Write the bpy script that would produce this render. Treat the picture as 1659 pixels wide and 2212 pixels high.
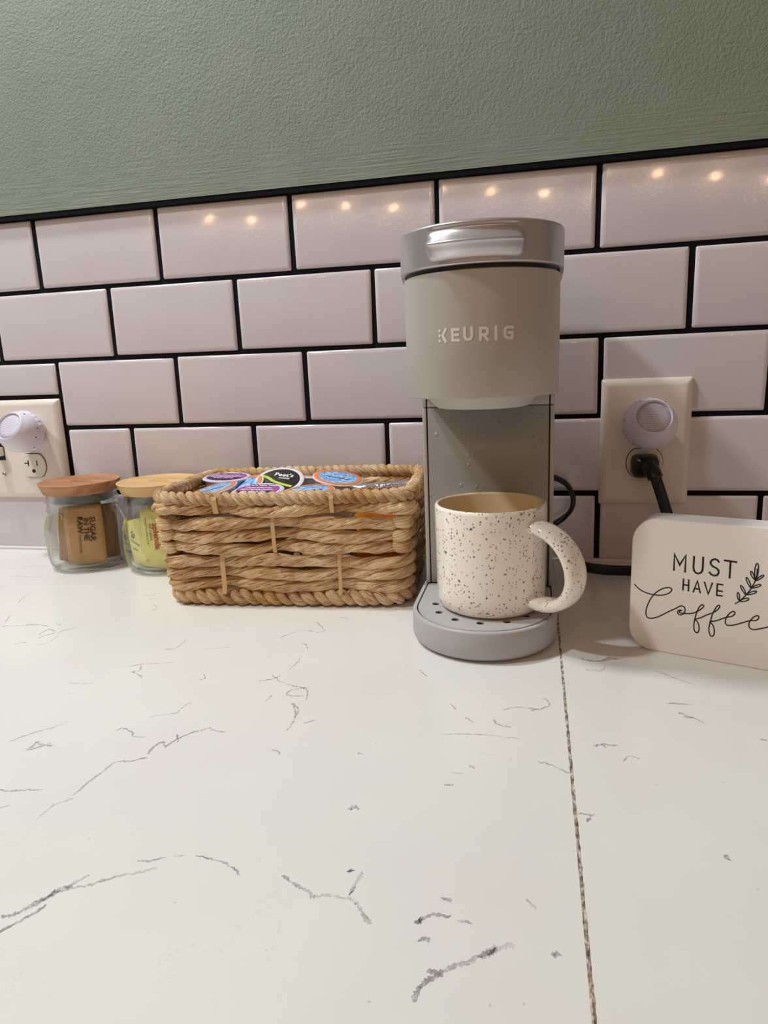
import bpy, bmesh, math, random, json
from mathutils import Vector, Matrix
S = bpy.context.scene
for o in list(bpy.data.objects): bpy.data.objects.remove(o)
PI = math.pi
# ------------------------------------------------------------------ camera
cd = bpy.data.cameras.new('camera'); cam = bpy.data.objects.new('camera', cd); S.collection.objects.link(cam)
R_, U_, W_ = Vector((0.9764, 0.2125, -0.0392)), Vector((-0.0074, 0.2145, 0.9767)), Vector((-0.216, 0.9533, -0.211))
m = Matrix((R_, U_, -W_)).transposed().to_4x4(); m.translation = Vector((0.5674, -0.7254, 0.2131))
cam.matrix_world = m
cd.sensor_fit = 'VERTICAL'; cd.sensor_height = 36; cd.lens = 1453.18 * 36 / 2212; cd.clip_start = 0.01
S.camera = cam
# ------------------------------------------------------------------ light
wd = bpy.data.worlds.new('room_light'); S.world = wd; wd.use_nodes = True
wd.node_tree.nodes['Background'].inputs[0].default_value = (1.0, 0.70, 0.51, 1)
wd.node_tree.nodes['Background'].inputs[1].default_value = 0.165
def lamp(name, loc, energy, color, size, target=None, kind='AREA'):
    l = bpy.data.lights.new(name, kind); l.energy = energy; l.color = color
    if kind == 'AREA': l.shape = 'DISK'; l.size = size
    else: l.shadow_soft_size = size
    o = bpy.data.objects.new(name, l); S.collection.objects.link(o); o.location = loc
    if target: o.rotation_euler = (Vector(target) - Vector(loc)).to_track_quat('-Z', 'Y').to_euler()
    return o
lamp('ceiling_lamp', (-0.49, -0.70, 1.42), 11.0, (0.92, 0.97, 1.0), 0.13, (0.45, -0.1, 0.1))
lamp('ceiling_lamp', (-0.23, -0.27, 1.50), 13.5, (0.94, 1.0, 1.0), 0.14, (0.50, -0.25, 0.0))
for i in range(1, 10):                                 # row of small warm bulbs across the room
    lamp('row_bulb', (-1.09 + i * 0.285, -2.0, 0.885), 1.8, (1.0, 0.62, 0.34), 0.026, kind='POINT')
S.view_settings.view_transform = 'Standard'; S.view_settings.look = 'None'
S.view_settings.exposure = 0.0; S.view_settings.gamma = 1; S.view_settings.use_curve_mapping = False
# ------------------------------------------------------------------ helpers
def srgb(r, g, b):
    f = lambda c: (c / 255 / 12.92) if c / 255 <= 0.04045 else ((c / 255 + 0.055) / 1.055) ** 2.4
    return (f(r), f(g), f(b), 1)
def link(name, me, parent=None):
    o = bpy.data.objects.new(name, me); S.collection.objects.link(o)
    if parent: o.parent = parent
    return o
def mesh(name, v, f, mat, parent=None, smooth=True, uv=None):
    me = bpy.data.meshes.new(name); me.from_pydata([tuple(p) for p in v], [], f); me.update()
    if mat: me.materials.append(mat)
    if smooth: me.polygons.foreach_set('use_smooth', [True] * len(me.polygons))
    if uv:
        l = me.uv_layers.new(name='UVMap')
        for i, lp in enumerate(me.loops): l.data[i].uv = uv[i]
    return link(name, me, parent)
def sharp(o, deg=35):
    try: o.data.set_sharp_from_angle(angle=math.radians(deg))
    except Exception: pass
    return o
def tag(o, label, cat, group=None, kind=None):
    if label: o['label'] = label
    if cat: o['category'] = cat
    if group: o['group'] = group
    if kind: o['kind'] = kind
    return o
def thing(name, label, cat, loc=(0, 0, 0), rz=0, group=None):
    o = bpy.data.objects.new(name, None); S.collection.objects.link(o); o.empty_display_size = 0.02
    o.location = loc; o.rotation_euler = (0, 0, rz)
    return tag(o, label, cat, group)
def box(name, lo, hi, mat, parent=None, bevel=0.0, seg=2):
    bm = bmesh.new(); bmesh.ops.create_cube(bm, size=1)
    for v in bm.verts: v.co = Vector([(lo[i] + hi[i]) / 2 + v.co[i] * (hi[i] - lo[i]) for i in range(3)])
    if bevel: bmesh.ops.bevel(bm, geom=bm.edges[:], offset=bevel, segments=seg, affect='EDGES', profile=0.5)
    me = bpy.data.meshes.new(name); bm.to_mesh(me); bm.free(); me.materials.append(mat)
    if bevel: me.polygons.foreach_set('use_smooth', [True] * len(me.polygons))
    o = link(name, me, parent)
    return sharp(o, 40) if bevel else o
def loft(rings, closed_ends=(True, True)):
    n = len(rings[0]); v = [p for r in rings for p in r]; f = []
    for k in range(len(rings) - 1):
        for i in range(n):
            j = (i + 1) % n; f.append((k * n + i, k * n + j, (k + 1) * n + j, (k + 1) * n + i))
    if closed_ends[0]: f.append(tuple(reversed(range(n))))
    if closed_ends[1]: f.append(tuple(range((len(rings) - 1) * n, len(rings) * n)))
    return v, f
def lathe(prof, seg=64, c=(0, 0, 0), ends=(False, False)):
    return loft([[(c[0] + r * math.cos(2 * PI * i / seg), c[1] + r * math.sin(2 * PI * i / seg), c[2] + z) for i in range(seg)] for r, z in prof], ends)
def catmull(P, n=6, closed=False):
    P = [Vector(p) for p in P]; out = []; N = len(P)
    for i in range(N if closed else N - 1):
        g = (lambda k: P[k % N]) if closed else (lambda k: P[max(0, min(N - 1, k))])
        a, b, c, d = g(i - 1), g(i), g(i + 1), g(i + 2)
        for k in range(n):
            t = k / n; out.append(0.5 * ((2 * b) + (c - a) * t + (2 * a - 5 * b + 4 * c - d) * t * t + (3 * b - a - 3 * c + d) * t ** 3))
    if not closed: out.append(P[-1])
    return out
def ribbons(name, strokes, width, fmap, mat, parent, h=0.0002, smooth=0, wob=0.0, rng=None):
    """flat raised strokes (lettering, marks): 2D polylines mapped to space by fmap(u, v, height)"""
    v, f = [], []
    for st in strokes:
        w = width
        if isinstance(st, dict): w, st = st['w'], st['p']
        P = [Vector((p[0], p[1])) for p in st]
        if smooth: P = [Vector((q[0], q[1])) for q in catmull([(p[0], p[1], 0) for p in P], smooth)]
        n = len(P)
        if n < 2: continue
        d0 = (P[1] - P[0]).normalized(); d1 = (P[-1] - P[-2]).normalized()
        P[0] = P[0] - d0 * w * 0.35; P[-1] = P[-1] + d1 * w * 0.35
        base = len(v)
        for i in range(n):
            a = (P[i] - P[i - 1]).normalized() if i else (P[1] - P[0]).normalized()
            b = (P[i + 1] - P[i]).normalized() if i < n - 1 else a
            t = (a + b); t = t.normalized() if t.length > 1e-6 else a
            nn = Vector((-t.y, t.x)); k = 1 / max(0.45, abs(nn.dot(Vector((-a.y, a.x)))))
            ww = w * 0.5 * k
            if wob: ww *= (1 + wob * (rng.random() * 2 - 1)) * min(1, 0.35 + min(i, n - 1 - i) * 0.4)
            L, Rr = P[i] + nn * ww, P[i] - nn * ww
            v += [fmap(L.x, L.y, h), fmap(Rr.x, Rr.y, h), fmap(Rr.x, Rr.y, -h * 0.5), fmap(L.x, L.y, -h * 0.5)]
        for i in range(n - 1):
            a, b = base + 4 * i, base + 4 * i + 4
            for k in range(4): f.append((a + k, a + (k + 1) % 4, b + (k + 1) % 4, b + k))
        f.append((base, base + 3, base + 2, base + 1)); e = base + 4 * (n - 1); f.append((e, e + 1, e + 2, e + 3))
    return mesh(name, v, f, mat, parent, smooth=False)
def text_mesh(name, s, size, fmap, mat, parent, h=0.0001, bold=0.0, align='CENTER', space=1.0):
    cu = bpy.data.curves.new('t', 'FONT'); cu.body = s; cu.size = size; cu.align_x = align; cu.align_y = 'CENTER'
    cu.offset = bold; cu.space_character = space; cu.resolution_u = 2; cu.extrude = h
    o = bpy.data.objects.new('t', cu); S.collection.objects.link(o)
    bpy.context.view_layer.update()
    me = bpy.data.meshes.new_from_object(o.evaluated_get(bpy.context.evaluated_depsgraph_get()))
    bpy.data.objects.remove(o); me.materials.clear(); me.materials.append(mat); me.name = name
    for v in me.vertices: v.co = Vector(fmap(v.co.x, v.co.y, v.co.z))
    return link(name, me, parent)
def cut(o, cutters):
    for c in cutters:
        md = o.modifiers.new('b', 'BOOLEAN'); md.object = c; md.operation = 'DIFFERENCE'; md.solver = 'EXACT'
    bpy.context.view_layer.update()
    me = bpy.data.meshes.new_from_object(o.evaluated_get(bpy.context.evaluated_depsgraph_get()))
    o.modifiers.clear(); me.name = o.name; o.data = me
    for c in cutters: bpy.data.objects.remove(c)
    return o
def sweep(name, pts, N, B, rad, mat, parent, nseg=16, closed=False, ulen=None, caps=True, twist_uv=0.0):
    """pts list; N, B frame vectors per point; rad(s, th) -> (a, b) offsets; uv = (arc length, turn)"""
    n = len(pts); v = []; sl = [0]
    for i in range(1, n): sl.append(sl[-1] + (pts[i] - pts[i - 1]).length)
    tot = sl[-1] + ((pts[0] - pts[-1]).length if closed else 0)
    for i in range(n):
        for k in range(nseg):
            th = 2 * PI * k / nseg; a, b = rad(sl[i], th, i)
            v.append(pts[i] + N[i] * a + B[i] * b)
    f = []; uv = []
    for i in range(n if closed else n - 1):
        j = (i + 1) % n; s0 = sl[i]; s1 = sl[i + 1] if i + 1 < n else tot
        for k in range(nseg):
            k2 = (k + 1) % nseg
            f.append((i * nseg + k, i * nseg + k2, j * nseg + k2, j * nseg + k))
            v0, v1 = k / nseg, (k + 1) / nseg
            uv += [(s0, v0 + s0 * twist_uv), (s0, v1 + s0 * twist_uv), (s1, v1 + s1 * twist_uv), (s1, v0 + s1 * twist_uv)]
    if caps and not closed:
        f.append(tuple(range(nseg))); uv += [(0, 0)] * nseg
        f.append(tuple(reversed(range((n - 1) * nseg, n * nseg)))); uv += [(0, 0)] * nseg
    o = mesh(name, v, f, mat, parent, True, uv)
    bm = bmesh.new(); bm.from_mesh(o.data); bmesh.ops.recalc_face_normals(bm, faces=bm.faces); bm.to_mesh(o.data); bm.free()
    return o
# ------------------------------------------------------------------ materials
class NT:
    def __init__(s, name, color=(0.8, 0.8, 0.8, 1), rough=0.5, metal=0.0, coat=0.0, spec=0.5):
        s.m = bpy.data.materials.new(name); s.m.use_nodes = True; s.t = s.m.node_tree; s.b = s.t.nodes['Principled BSDF']
        s.set('Base Color', color); s.set('Roughness', rough); s.set('Metallic', metal); s.set('Coat Weight', coat); s.set('Specular IOR Level', spec)
        s.m.diffuse_color = color
    def set(s, k, v): s.b.inputs[k].default_value = v
    def n(s, typ, **kw):
        x = s.t.nodes.new(typ)
        for k, v in kw.items():
            if k.startswith('_'): setattr(x, k[1:], v)
            else: x.inputs[k.replace('__', ' ')].default_value = v
        return x
    def l(s, a, b): s.t.links.new(a, b)
    def coord(s, kind='Object', scale=(1, 1, 1)):
        c = s.n('ShaderNodeTexCoord'); mp = s.n('ShaderNodeMapping'); mp.inputs['Scale'].default_value = scale
        s.l(c.outputs[kind], mp.inputs[0]); return mp.outputs[0]
    def noise(s, vec, scale, detail=3, rough=0.55):
        x = s.n('ShaderNodeTexNoise', Scale=scale, Detail=detail, Roughness=rough); s.l(vec, x.inputs['Vector']); return x
    def ramp(s, fac, stops):
        r = s.n('ShaderNodeValToRGB'); e = r.color_ramp.elements
        while len(e) < len(stops): e.new(0.5)
        for i, (p, c) in enumerate(stops): e[i].position = p; e[i].color = c
        s.l(fac, r.inputs[0]); return r.outputs[0]
    def mix(s, fac, a, b, blend='MIX'):
        x = s.n('ShaderNodeMix', _data_type='RGBA', _blend_type=blend)
        for sock, val in ((x.inputs[0], fac), (x.inputs[6], a), (x.inputs[7], b)):
            if hasattr(val, 'links'): s.l(val, sock)
            else: sock.default_value = val
        return x.outputs[2]
    def math(s, op, a, b=0.0):
        x = s.n('ShaderNodeMath', _operation=op)
        for sock, val in ((x.inputs[0], a), (x.inputs[1], b)):
            if hasattr(val, 'links'): s.l(val, sock)
            else: sock.default_value = val
        return x.outputs[0]
    def bump(s, h, dist, strength=1.0, prev=None):
        x = s.n('ShaderNodeBump', Strength=strength, Distance=dist); s.l(h, x.inputs['Height'])
        if prev: s.l(prev, x.inputs['Normal'])
        return x.outputs[0]
    def col(s, sock): s.l(sock, s.b.inputs['Base Color'])
    def nor(s, sock): s.l(sock, s.b.inputs['Normal'])
def flat(name, c, rough=0.5, metal=0.0, coat=0.0, spec=0.5, bump=None):
    k = NT(name, c, rough, metal, coat, spec)
    if bump: k.nor(k.bump(k.noise(k.coord(), bump[0], 3).outputs[0], bump[1]))
    return k.m
def m_wall():
    k = NT('sage_paint', srgb(133, 144, 128), 0.62, spec=0.35); co = k.coord()
    a = k.noise(co, 430, 4, 0.55); st = k.coord(scale=(18, 1, 420)); b = k.noise(st, 1.0, 3)
    big = k.noise(co, 45, 2)
    # brush strokes near the tile line only
    sx = k.n('ShaderNodeSeparateXYZ'); k.l(k.coord(), sx.inputs[0])
    mr = k.n('ShaderNodeMapRange'); k.l(sx.outputs[2], mr.inputs[0]); mr.inputs[1].default_value = 0.40; mr.inputs[2].default_value = 0.455; mr.inputs[3].default_value = 1.0; mr.inputs[4].default_value = 0.0
    x = k.bump(k.math('MULTIPLY', b.outputs[0], mr.outputs[0]), 0.0011)
    inv = k.math('SUBTRACT', 1.15, mr.outputs[0])
    x = k.bump(k.math('MULTIPLY', a.outputs[0], inv), 0.0011, 0.8, x)
    x = k.bump(big.outputs[0], 0.001, 0.35, x)
    k.nor(x)
    k.col(k.mix(k.ramp(k.noise(co, 14, 3).outputs[0], [(0.35, (0, 0, 0, 1)), (0.7, (1, 1, 1, 1))]), srgb(130, 140, 124), srgb(136, 145, 131)))
    return k.m
def m_tile():
    k = NT('white_glazed_tile', srgb(226, 214, 213), 0.13, spec=0.5, coat=0.4); k.set('Coat Roughness', 0.06)
    co = k.coord(); a = k.noise(co, 260, 3); k.nor(k.bump(a.outputs[0], 0.0003, 0.45, k.bump(k.noise(co, 22, 1).outputs[0], 0.0004, 0.4)))
    k.col(k.mix(k.ramp(k.noise(co, 9, 2).outputs[0], [(0.35, (0, 0, 0, 1)), (0.65, (1, 1, 1, 1))]), srgb(218, 210, 212), srgb(212, 202, 207)))
    return k.m
def m_quartz():
    k = NT('white_quartz', srgb(232, 229, 224), 0.2, spec=0.5); co = k.coord()
    a = k.noise(co, 6, 4); c = k.mix(k.ramp(a.outputs[0], [(0.35, (0, 0, 0, 1)), (0.7, (1, 1, 1, 1))]), srgb(234, 232, 226), srgb(228, 224, 220))
    # faint specks
    vo = k.n('ShaderNodeTexVoronoi', Scale=55); k.l(co, vo.inputs['Vector'])
    sp = k.math('LESS_THAN', vo.outputs['Distance'], 0.035)
    c = k.mix(k.math('MULTIPLY', sp, 0.35), c, srgb(150, 146, 145))
    # hair-thin secondary veins
    n2 = k.noise(co, 9, 6, 0.65); d = k.math('ABSOLUTE', k.math('SUBTRACT', n2.outputs[0], 0.5))
    ln = k.math('LESS_THAN', d, 0.0022); gate = k.ramp(k.noise(co, 5, 2).outputs[0], [(0.56, (0, 0, 0, 1)), (0.64, (1, 1, 1, 1))])
    c = k.mix(k.math('MULTIPLY', k.math('MULTIPLY', ln, gate), 0.12), c, srgb(175, 170, 170))
    k.col(c); k.nor(k.bump(k.noise(co, 700, 2).outputs[0], 0.00006, 0.5)); return k.m
def m_vein():
    k = NT('grey_veining', srgb(176, 170, 175), 0.3); co = k.coord()
    a = k.ramp(k.noise(co, 260, 4, 0.7).outputs[0], [(0.32, (0.12, 0.12, 0.12, 1)), (0.62, (0.9, 0.9, 0.9, 1))])
    b = k.ramp(k.noise(co, 35, 2).outputs[0], [(0.35, (0.3, 0.3, 0.3, 1)), (0.6, (0.85, 0.85, 0.85, 1))])
    k.l(k.math('MULTIPLY', k.math('MULTIPLY', a, b), 0.62), k.b.inputs['Alpha']); return k.m
def m_seam():
    k = NT('dirty_seam_filler', srgb(120, 104, 92), 0.9); co = k.coord(scale=(3, 1, 1))
    k.col(k.ramp(k.noise(co, 170, 4, 0.7).outputs[0], [(0.36, srgb(70, 56, 46)), (0.48, srgb(142, 124, 110)), (0.62, srgb(222, 212, 198))])); return k.m
def m_fibre(name, stops, dark=1.0):
    k = NT(name, srgb(196, 150, 96), 0.62, spec=0.3); uv = k.coord('UV', (16, 9, 1))
    n1 = k.noise(uv, 3.0, 4, 0.62)
    uv2 = k.coord('UV', (55, 55, 1)); n2 = k.noise(uv2, 1.2, 2)
    g = k.coord('Object'); n3 = k.noise(g, 42, 3)
    c = k.ramp(n1.outputs[0], stops)
    c = k.mix(k.ramp(n3.outputs[0], [(0.46, (0, 0, 0, 1)), (0.66, (0.5, 0.5, 0.5, 1))]), c, srgb(176, 116, 72), 'MULTIPLY')
    tint = k.ramp(k.noise(g, 17, 2).outputs[0], [(0.35, srgb(226, 205, 165)), (0.65, srgb(255, 255, 255))])
    c = k.mix(1.0, c, tint, 'MULTIPLY')
    k.col(c); k.nor(k.bump(n1.outputs[0], 0.0016, 1.0)); return k.m
def m_speckle():
    k = NT('speckled_glaze', srgb(238, 226, 208), 0.1, spec=0.5, coat=0.5); k.set('Coat Roughness', 0.04)
    co0 = k.coord(); wn = k.n('ShaderNodeTexNoise', Scale=300, Detail=1); k.l(co0, wn.inputs['Vector'])
    ad = k.n('ShaderNodeMix', _data_type='VECTOR'); ad.inputs[0].default_value = 0.0016; k.l(co0, ad.inputs[4]); k.l(wn.outputs['Color'], ad.inputs[5]); co = ad.outputs[1]
    c = k.mix(k.ramp(k.noise(co0, 30, 2).outputs[0], [(0.3, (0, 0, 0, 1)), (0.7, (1, 1, 1, 1))]), srgb(252, 248, 238), srgb(251, 241, 229))
    for sc, th, gate, colr in ((300, 0.26, 0.34, srgb(196, 166, 140)), (420, 0.27, 0.32, srgb(126, 112, 98)), (230, 0.18, 0.30, srgb(84, 80, 76)), (160, 0.15, 0.30, srgb(98, 96, 92)),
                               (120, 0.13, 0.10, srgb(226, 150, 108)), (95, 0.11, 0.07, srgb(66, 92, 70)), (330, 0.20, 0.14, srgb(214, 156, 122)), (105, 0.085, 0.12, srgb(60, 60, 64))):
        vo = k.n('ShaderNodeTexVoronoi', Scale=sc); k.l(co, vo.inputs['Vector'])
        sp = k.n('ShaderNodeSeparateColor'); k.l(vo.outputs['Color'], sp.inputs[0])
        a = k.math('LESS_THAN', vo.outputs['Distance'], th); b = k.math('LESS_THAN', sp.outputs[0], gate)
        c = k.mix(k.math('MULTIPLY', k.math('MULTIPLY', a, b), 0.85), c, colr)
    k.col(c); return k.m
def m_glass():
    k = NT('clear_jar_glass', (0.97, 0.985, 0.975, 1), 0.0, spec=0.5); k.set('Transmission Weight', 1.0); k.set('IOR', 1.46); t = k.t
    tr = k.n('ShaderNodeBsdfTransparent'); tr.inputs[0].default_value = (0.96, 0.975, 0.96, 1)
    lw = k.n('ShaderNodeLayerWeight', Blend=0.35); mx = k.n('ShaderNodeMixShader')
    k.l(k.math('MULTIPLY', k.math('MINIMUM', k.math('MULTIPLY', k.math('SUBTRACT', 1.0, lw.outputs['Facing']), 1.5), 1.0), 0.90), mx.inputs[0]); k.l(k.b.outputs[0], mx.inputs[1]); k.l(tr.outputs[0], mx.inputs[2])
    out = [n for n in t.nodes if n.type == 'OUTPUT_MATERIAL'][0]; k.l(mx.outputs[0], out.inputs[0]); return k.m
def m_wood(name, a, b, c):
    k = NT(name, a, 0.5, spec=0.35); co = k.coord(scale=(3, 40, 40)); n = k.noise(co, 2.2, 4, 0.6)
    k.col(k.ramp(n.outputs[0], [(0.3, c), (0.5, b), (0.68, a)])); k.nor(k.bump(n.outputs[0], 0.0003, 0.6)); return k.m
def m_machine():
    k = NT('warm_grey_plastic', srgb(186, 178, 171), 0.42, metal=0.15, spec=0.45); co = k.coord()
    k.nor(k.bump(k.noise(co, 1500, 2).outputs[0], 0.00006, 0.6)); return k.m
def m_panel():
    k = NT('splashed_grey_plastic', srgb(152, 146, 140), 0.4, metal=0.1); co = k.coord()
    vo = k.n('ShaderNodeTexVoronoi', Scale=150); k.l(co, vo.inputs['Vector']); sp = k.n('ShaderNodeSeparateColor'); k.l(vo.outputs['Color'], sp.inputs[0])
    r = k.ramp(vo.outputs['Distance'], [(0.0, (1, 1, 1, 1)), (0.22, (0.85, 0.85, 0.85, 1)), (0.3, (0, 0, 0, 1))])
    h = k.math('MULTIPLY', r, k.math('LESS_THAN', sp.outputs[0], 0.17)); k.nor(k.bump(h, 0.0006, 0.9, k.bump(k.noise(co, 1500, 2).outputs[0], 0.00005, 0.6))); return k.m
def m_mesh_disc():
    k = NT('perforated_mesh', srgb(190, 184, 204), 0.45, metal=0.2); co = k.coord()
    ck = k.n('ShaderNodeTexVoronoi', Scale=1100, Randomness=0.15); k.l(co, ck.inputs['Vector'])
    k.col(k.ramp(ck.outputs['Distance'], [(0.15, srgb(120, 112, 132)), (0.5, srgb(222, 216, 232))])); k.nor(k.bump(ck.outputs['Distance'], 0.0004)); return k.m
def m_print(name, ground, marks, scale=160):
    k = NT(name, ground, 0.35); co = k.coord(); c = ground
    for i, (colr, th) in enumerate(marks):
        n = k.noise(k.coord(scale=(1, 1 + 0.4 * i, 1)), scale * (1 + 0.35 * i), 3, 0.6)
        c = k.mix(k.math('GREATER_THAN', n.outputs[0], th), c, colr)
    k.col(c); return k.m
SAGE, TILE, QUARTZ, VEIN, SEAM = m_wall(), m_tile(), m_quartz(), m_vein(), m_seam()
GROUT = flat('black_grout', srgb(17, 17, 20), 0.95, spec=0.2, bump=(400, 0.0006))
CAULK = flat('white_caulk', srgb(228, 224, 222), 0.4)
FIB = m_fibre('water_hyacinth', [(0.30, srgb(84, 46, 26)), (0.38, srgb(186, 138, 94)), (0.47, srgb(240, 204, 158)), (0.64, srgb(255, 238, 206))])
FIBR = m_fibre('water_hyacinth_rim', [(0.30, srgb(92, 50, 28)), (0.38, srgb(192, 142, 98)), (0.47, srgb(242, 208, 164)), (0.64, srgb(255, 240, 210))])
REED = flat('pale_reed', srgb(214, 178, 124), 0.6, bump=(300, 0.0003))
GREY, PANEL = m_machine(), m_panel()
GREYB = flat('light_grey_plastic', srgb(180, 177, 177), 0.45, bump=(1500, 0.00005))
FUNNEL = flat('pale_grey_plastic', srgb(196, 190, 184), 0.4)
STEEL = flat('brushed_steel_paint', srgb(205, 200, 202), 0.33, metal=0.75)
DARK = flat('black_rubber_and_gap_shade', srgb(16, 15, 16), 0.5)
CORD = flat('black_vinyl', srgb(14, 14, 18), 0.32)
LOGO = flat('pale_print', srgb(228, 222, 216), 0.5)
MUG = m_speckle(); MUGIN = flat('cream_glaze', srgb(232, 212, 174), 0.12, coat=0.5)
GLASS = m_glass()
WOOD1 = m_wood('acacia_lid', srgb(196, 144, 104), srgb(172, 120, 84), srgb(142, 94, 64)); WOOD2 = m_wood('pale_wood_lid', srgb(226, 190, 138), srgb(214, 174, 120), srgb(190, 146, 96))
SEAL = flat('grey_silicone_seal', srgb(92, 90, 88), 0.35)
PLATE = flat('ivory_plate', srgb(232, 221, 212), 0.32); RECEP = flat('ivory_receptacle', srgb(226, 220, 204), 0.25)
GADGET = flat('lilac_white_plastic', srgb(226, 221, 234), 0.35); SCREW = flat('painted_screw', srgb(212, 206, 196), 0.3, metal=0.3)
MESHD = m_mesh_disc()
WHITEP = flat('white_painted_wood', srgb(244, 238, 232), 0.55, bump=(220, 0.0002)); EDGEP = flat('white_painted_edge', srgb(238, 234, 236), 0.5)
INK = flat('black_ink', srgb(18, 22, 28), 0.6)
CUPW = flat('white_cup_plastic', srgb(222, 218, 222), 0.35); ORANGE = flat('orange_print', srgb(230, 130, 72), 0.4)
CUPL = flat('lilac_foil_rim', srgb(214, 208, 224), 0.35)
BLUEP = m_print('blue_print_foil', srgb(104, 168, 232), [(srgb(160, 205, 244), 0.53), (srgb(58, 96, 170), 0.60)], 190)
PURP = m_print('purple_print_foil', srgb(152, 72, 160), [(srgb(186, 110, 190), 0.58)], 160)
BLACKF = m_print('black_print_foil', srgb(24, 24, 24), [(srgb(70, 66, 60), 0.66)], 500)
LIME = flat('lime_print', srgb(190, 214, 66), 0.4); WHITEF = flat('white_print', srgb(240, 236, 240), 0.4); DKBLUE = flat('navy_print', srgb(34, 44, 92), 0.4)
PINKF = flat('light_grey_foil', srgb(196, 190, 200), 0.3, metal=0.2)
BROWNP = flat('kraft_paper', srgb(196, 150, 104), 0.6, bump=(90, 0.0016)); BROWND = flat('dark_kraft_paper', srgb(160, 116, 76), 0.55, bump=(90, 0.0016))
YELLOWP = flat('pale_yellow_paper', srgb(238, 228, 150), 0.55, bump=(90, 0.0014)); PAPERW = flat('white_paper', srgb(214, 212, 214), 0.5, bump=(90, 0.001))
YEL = flat('yellow_print', srgb(222, 190, 58), 0.5); RED = flat('red_print', srgb(196, 66, 62), 0.5); BRINK = flat('dark_brown_ink', srgb(70, 52, 24), 0.6); BLUEI = flat('blue_ink', srgb(60, 72, 140), 0.5)
FOIL = flat('silver_foil', srgb(200, 196, 202), 0.22, metal=0.9, bump=(200, 0.001)); COPP = flat('brown_gloss_wrapper', srgb(112, 52, 30), 0.25); ORW = flat('orange_wrapper', srgb(228, 134, 38), 0.35)
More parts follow.
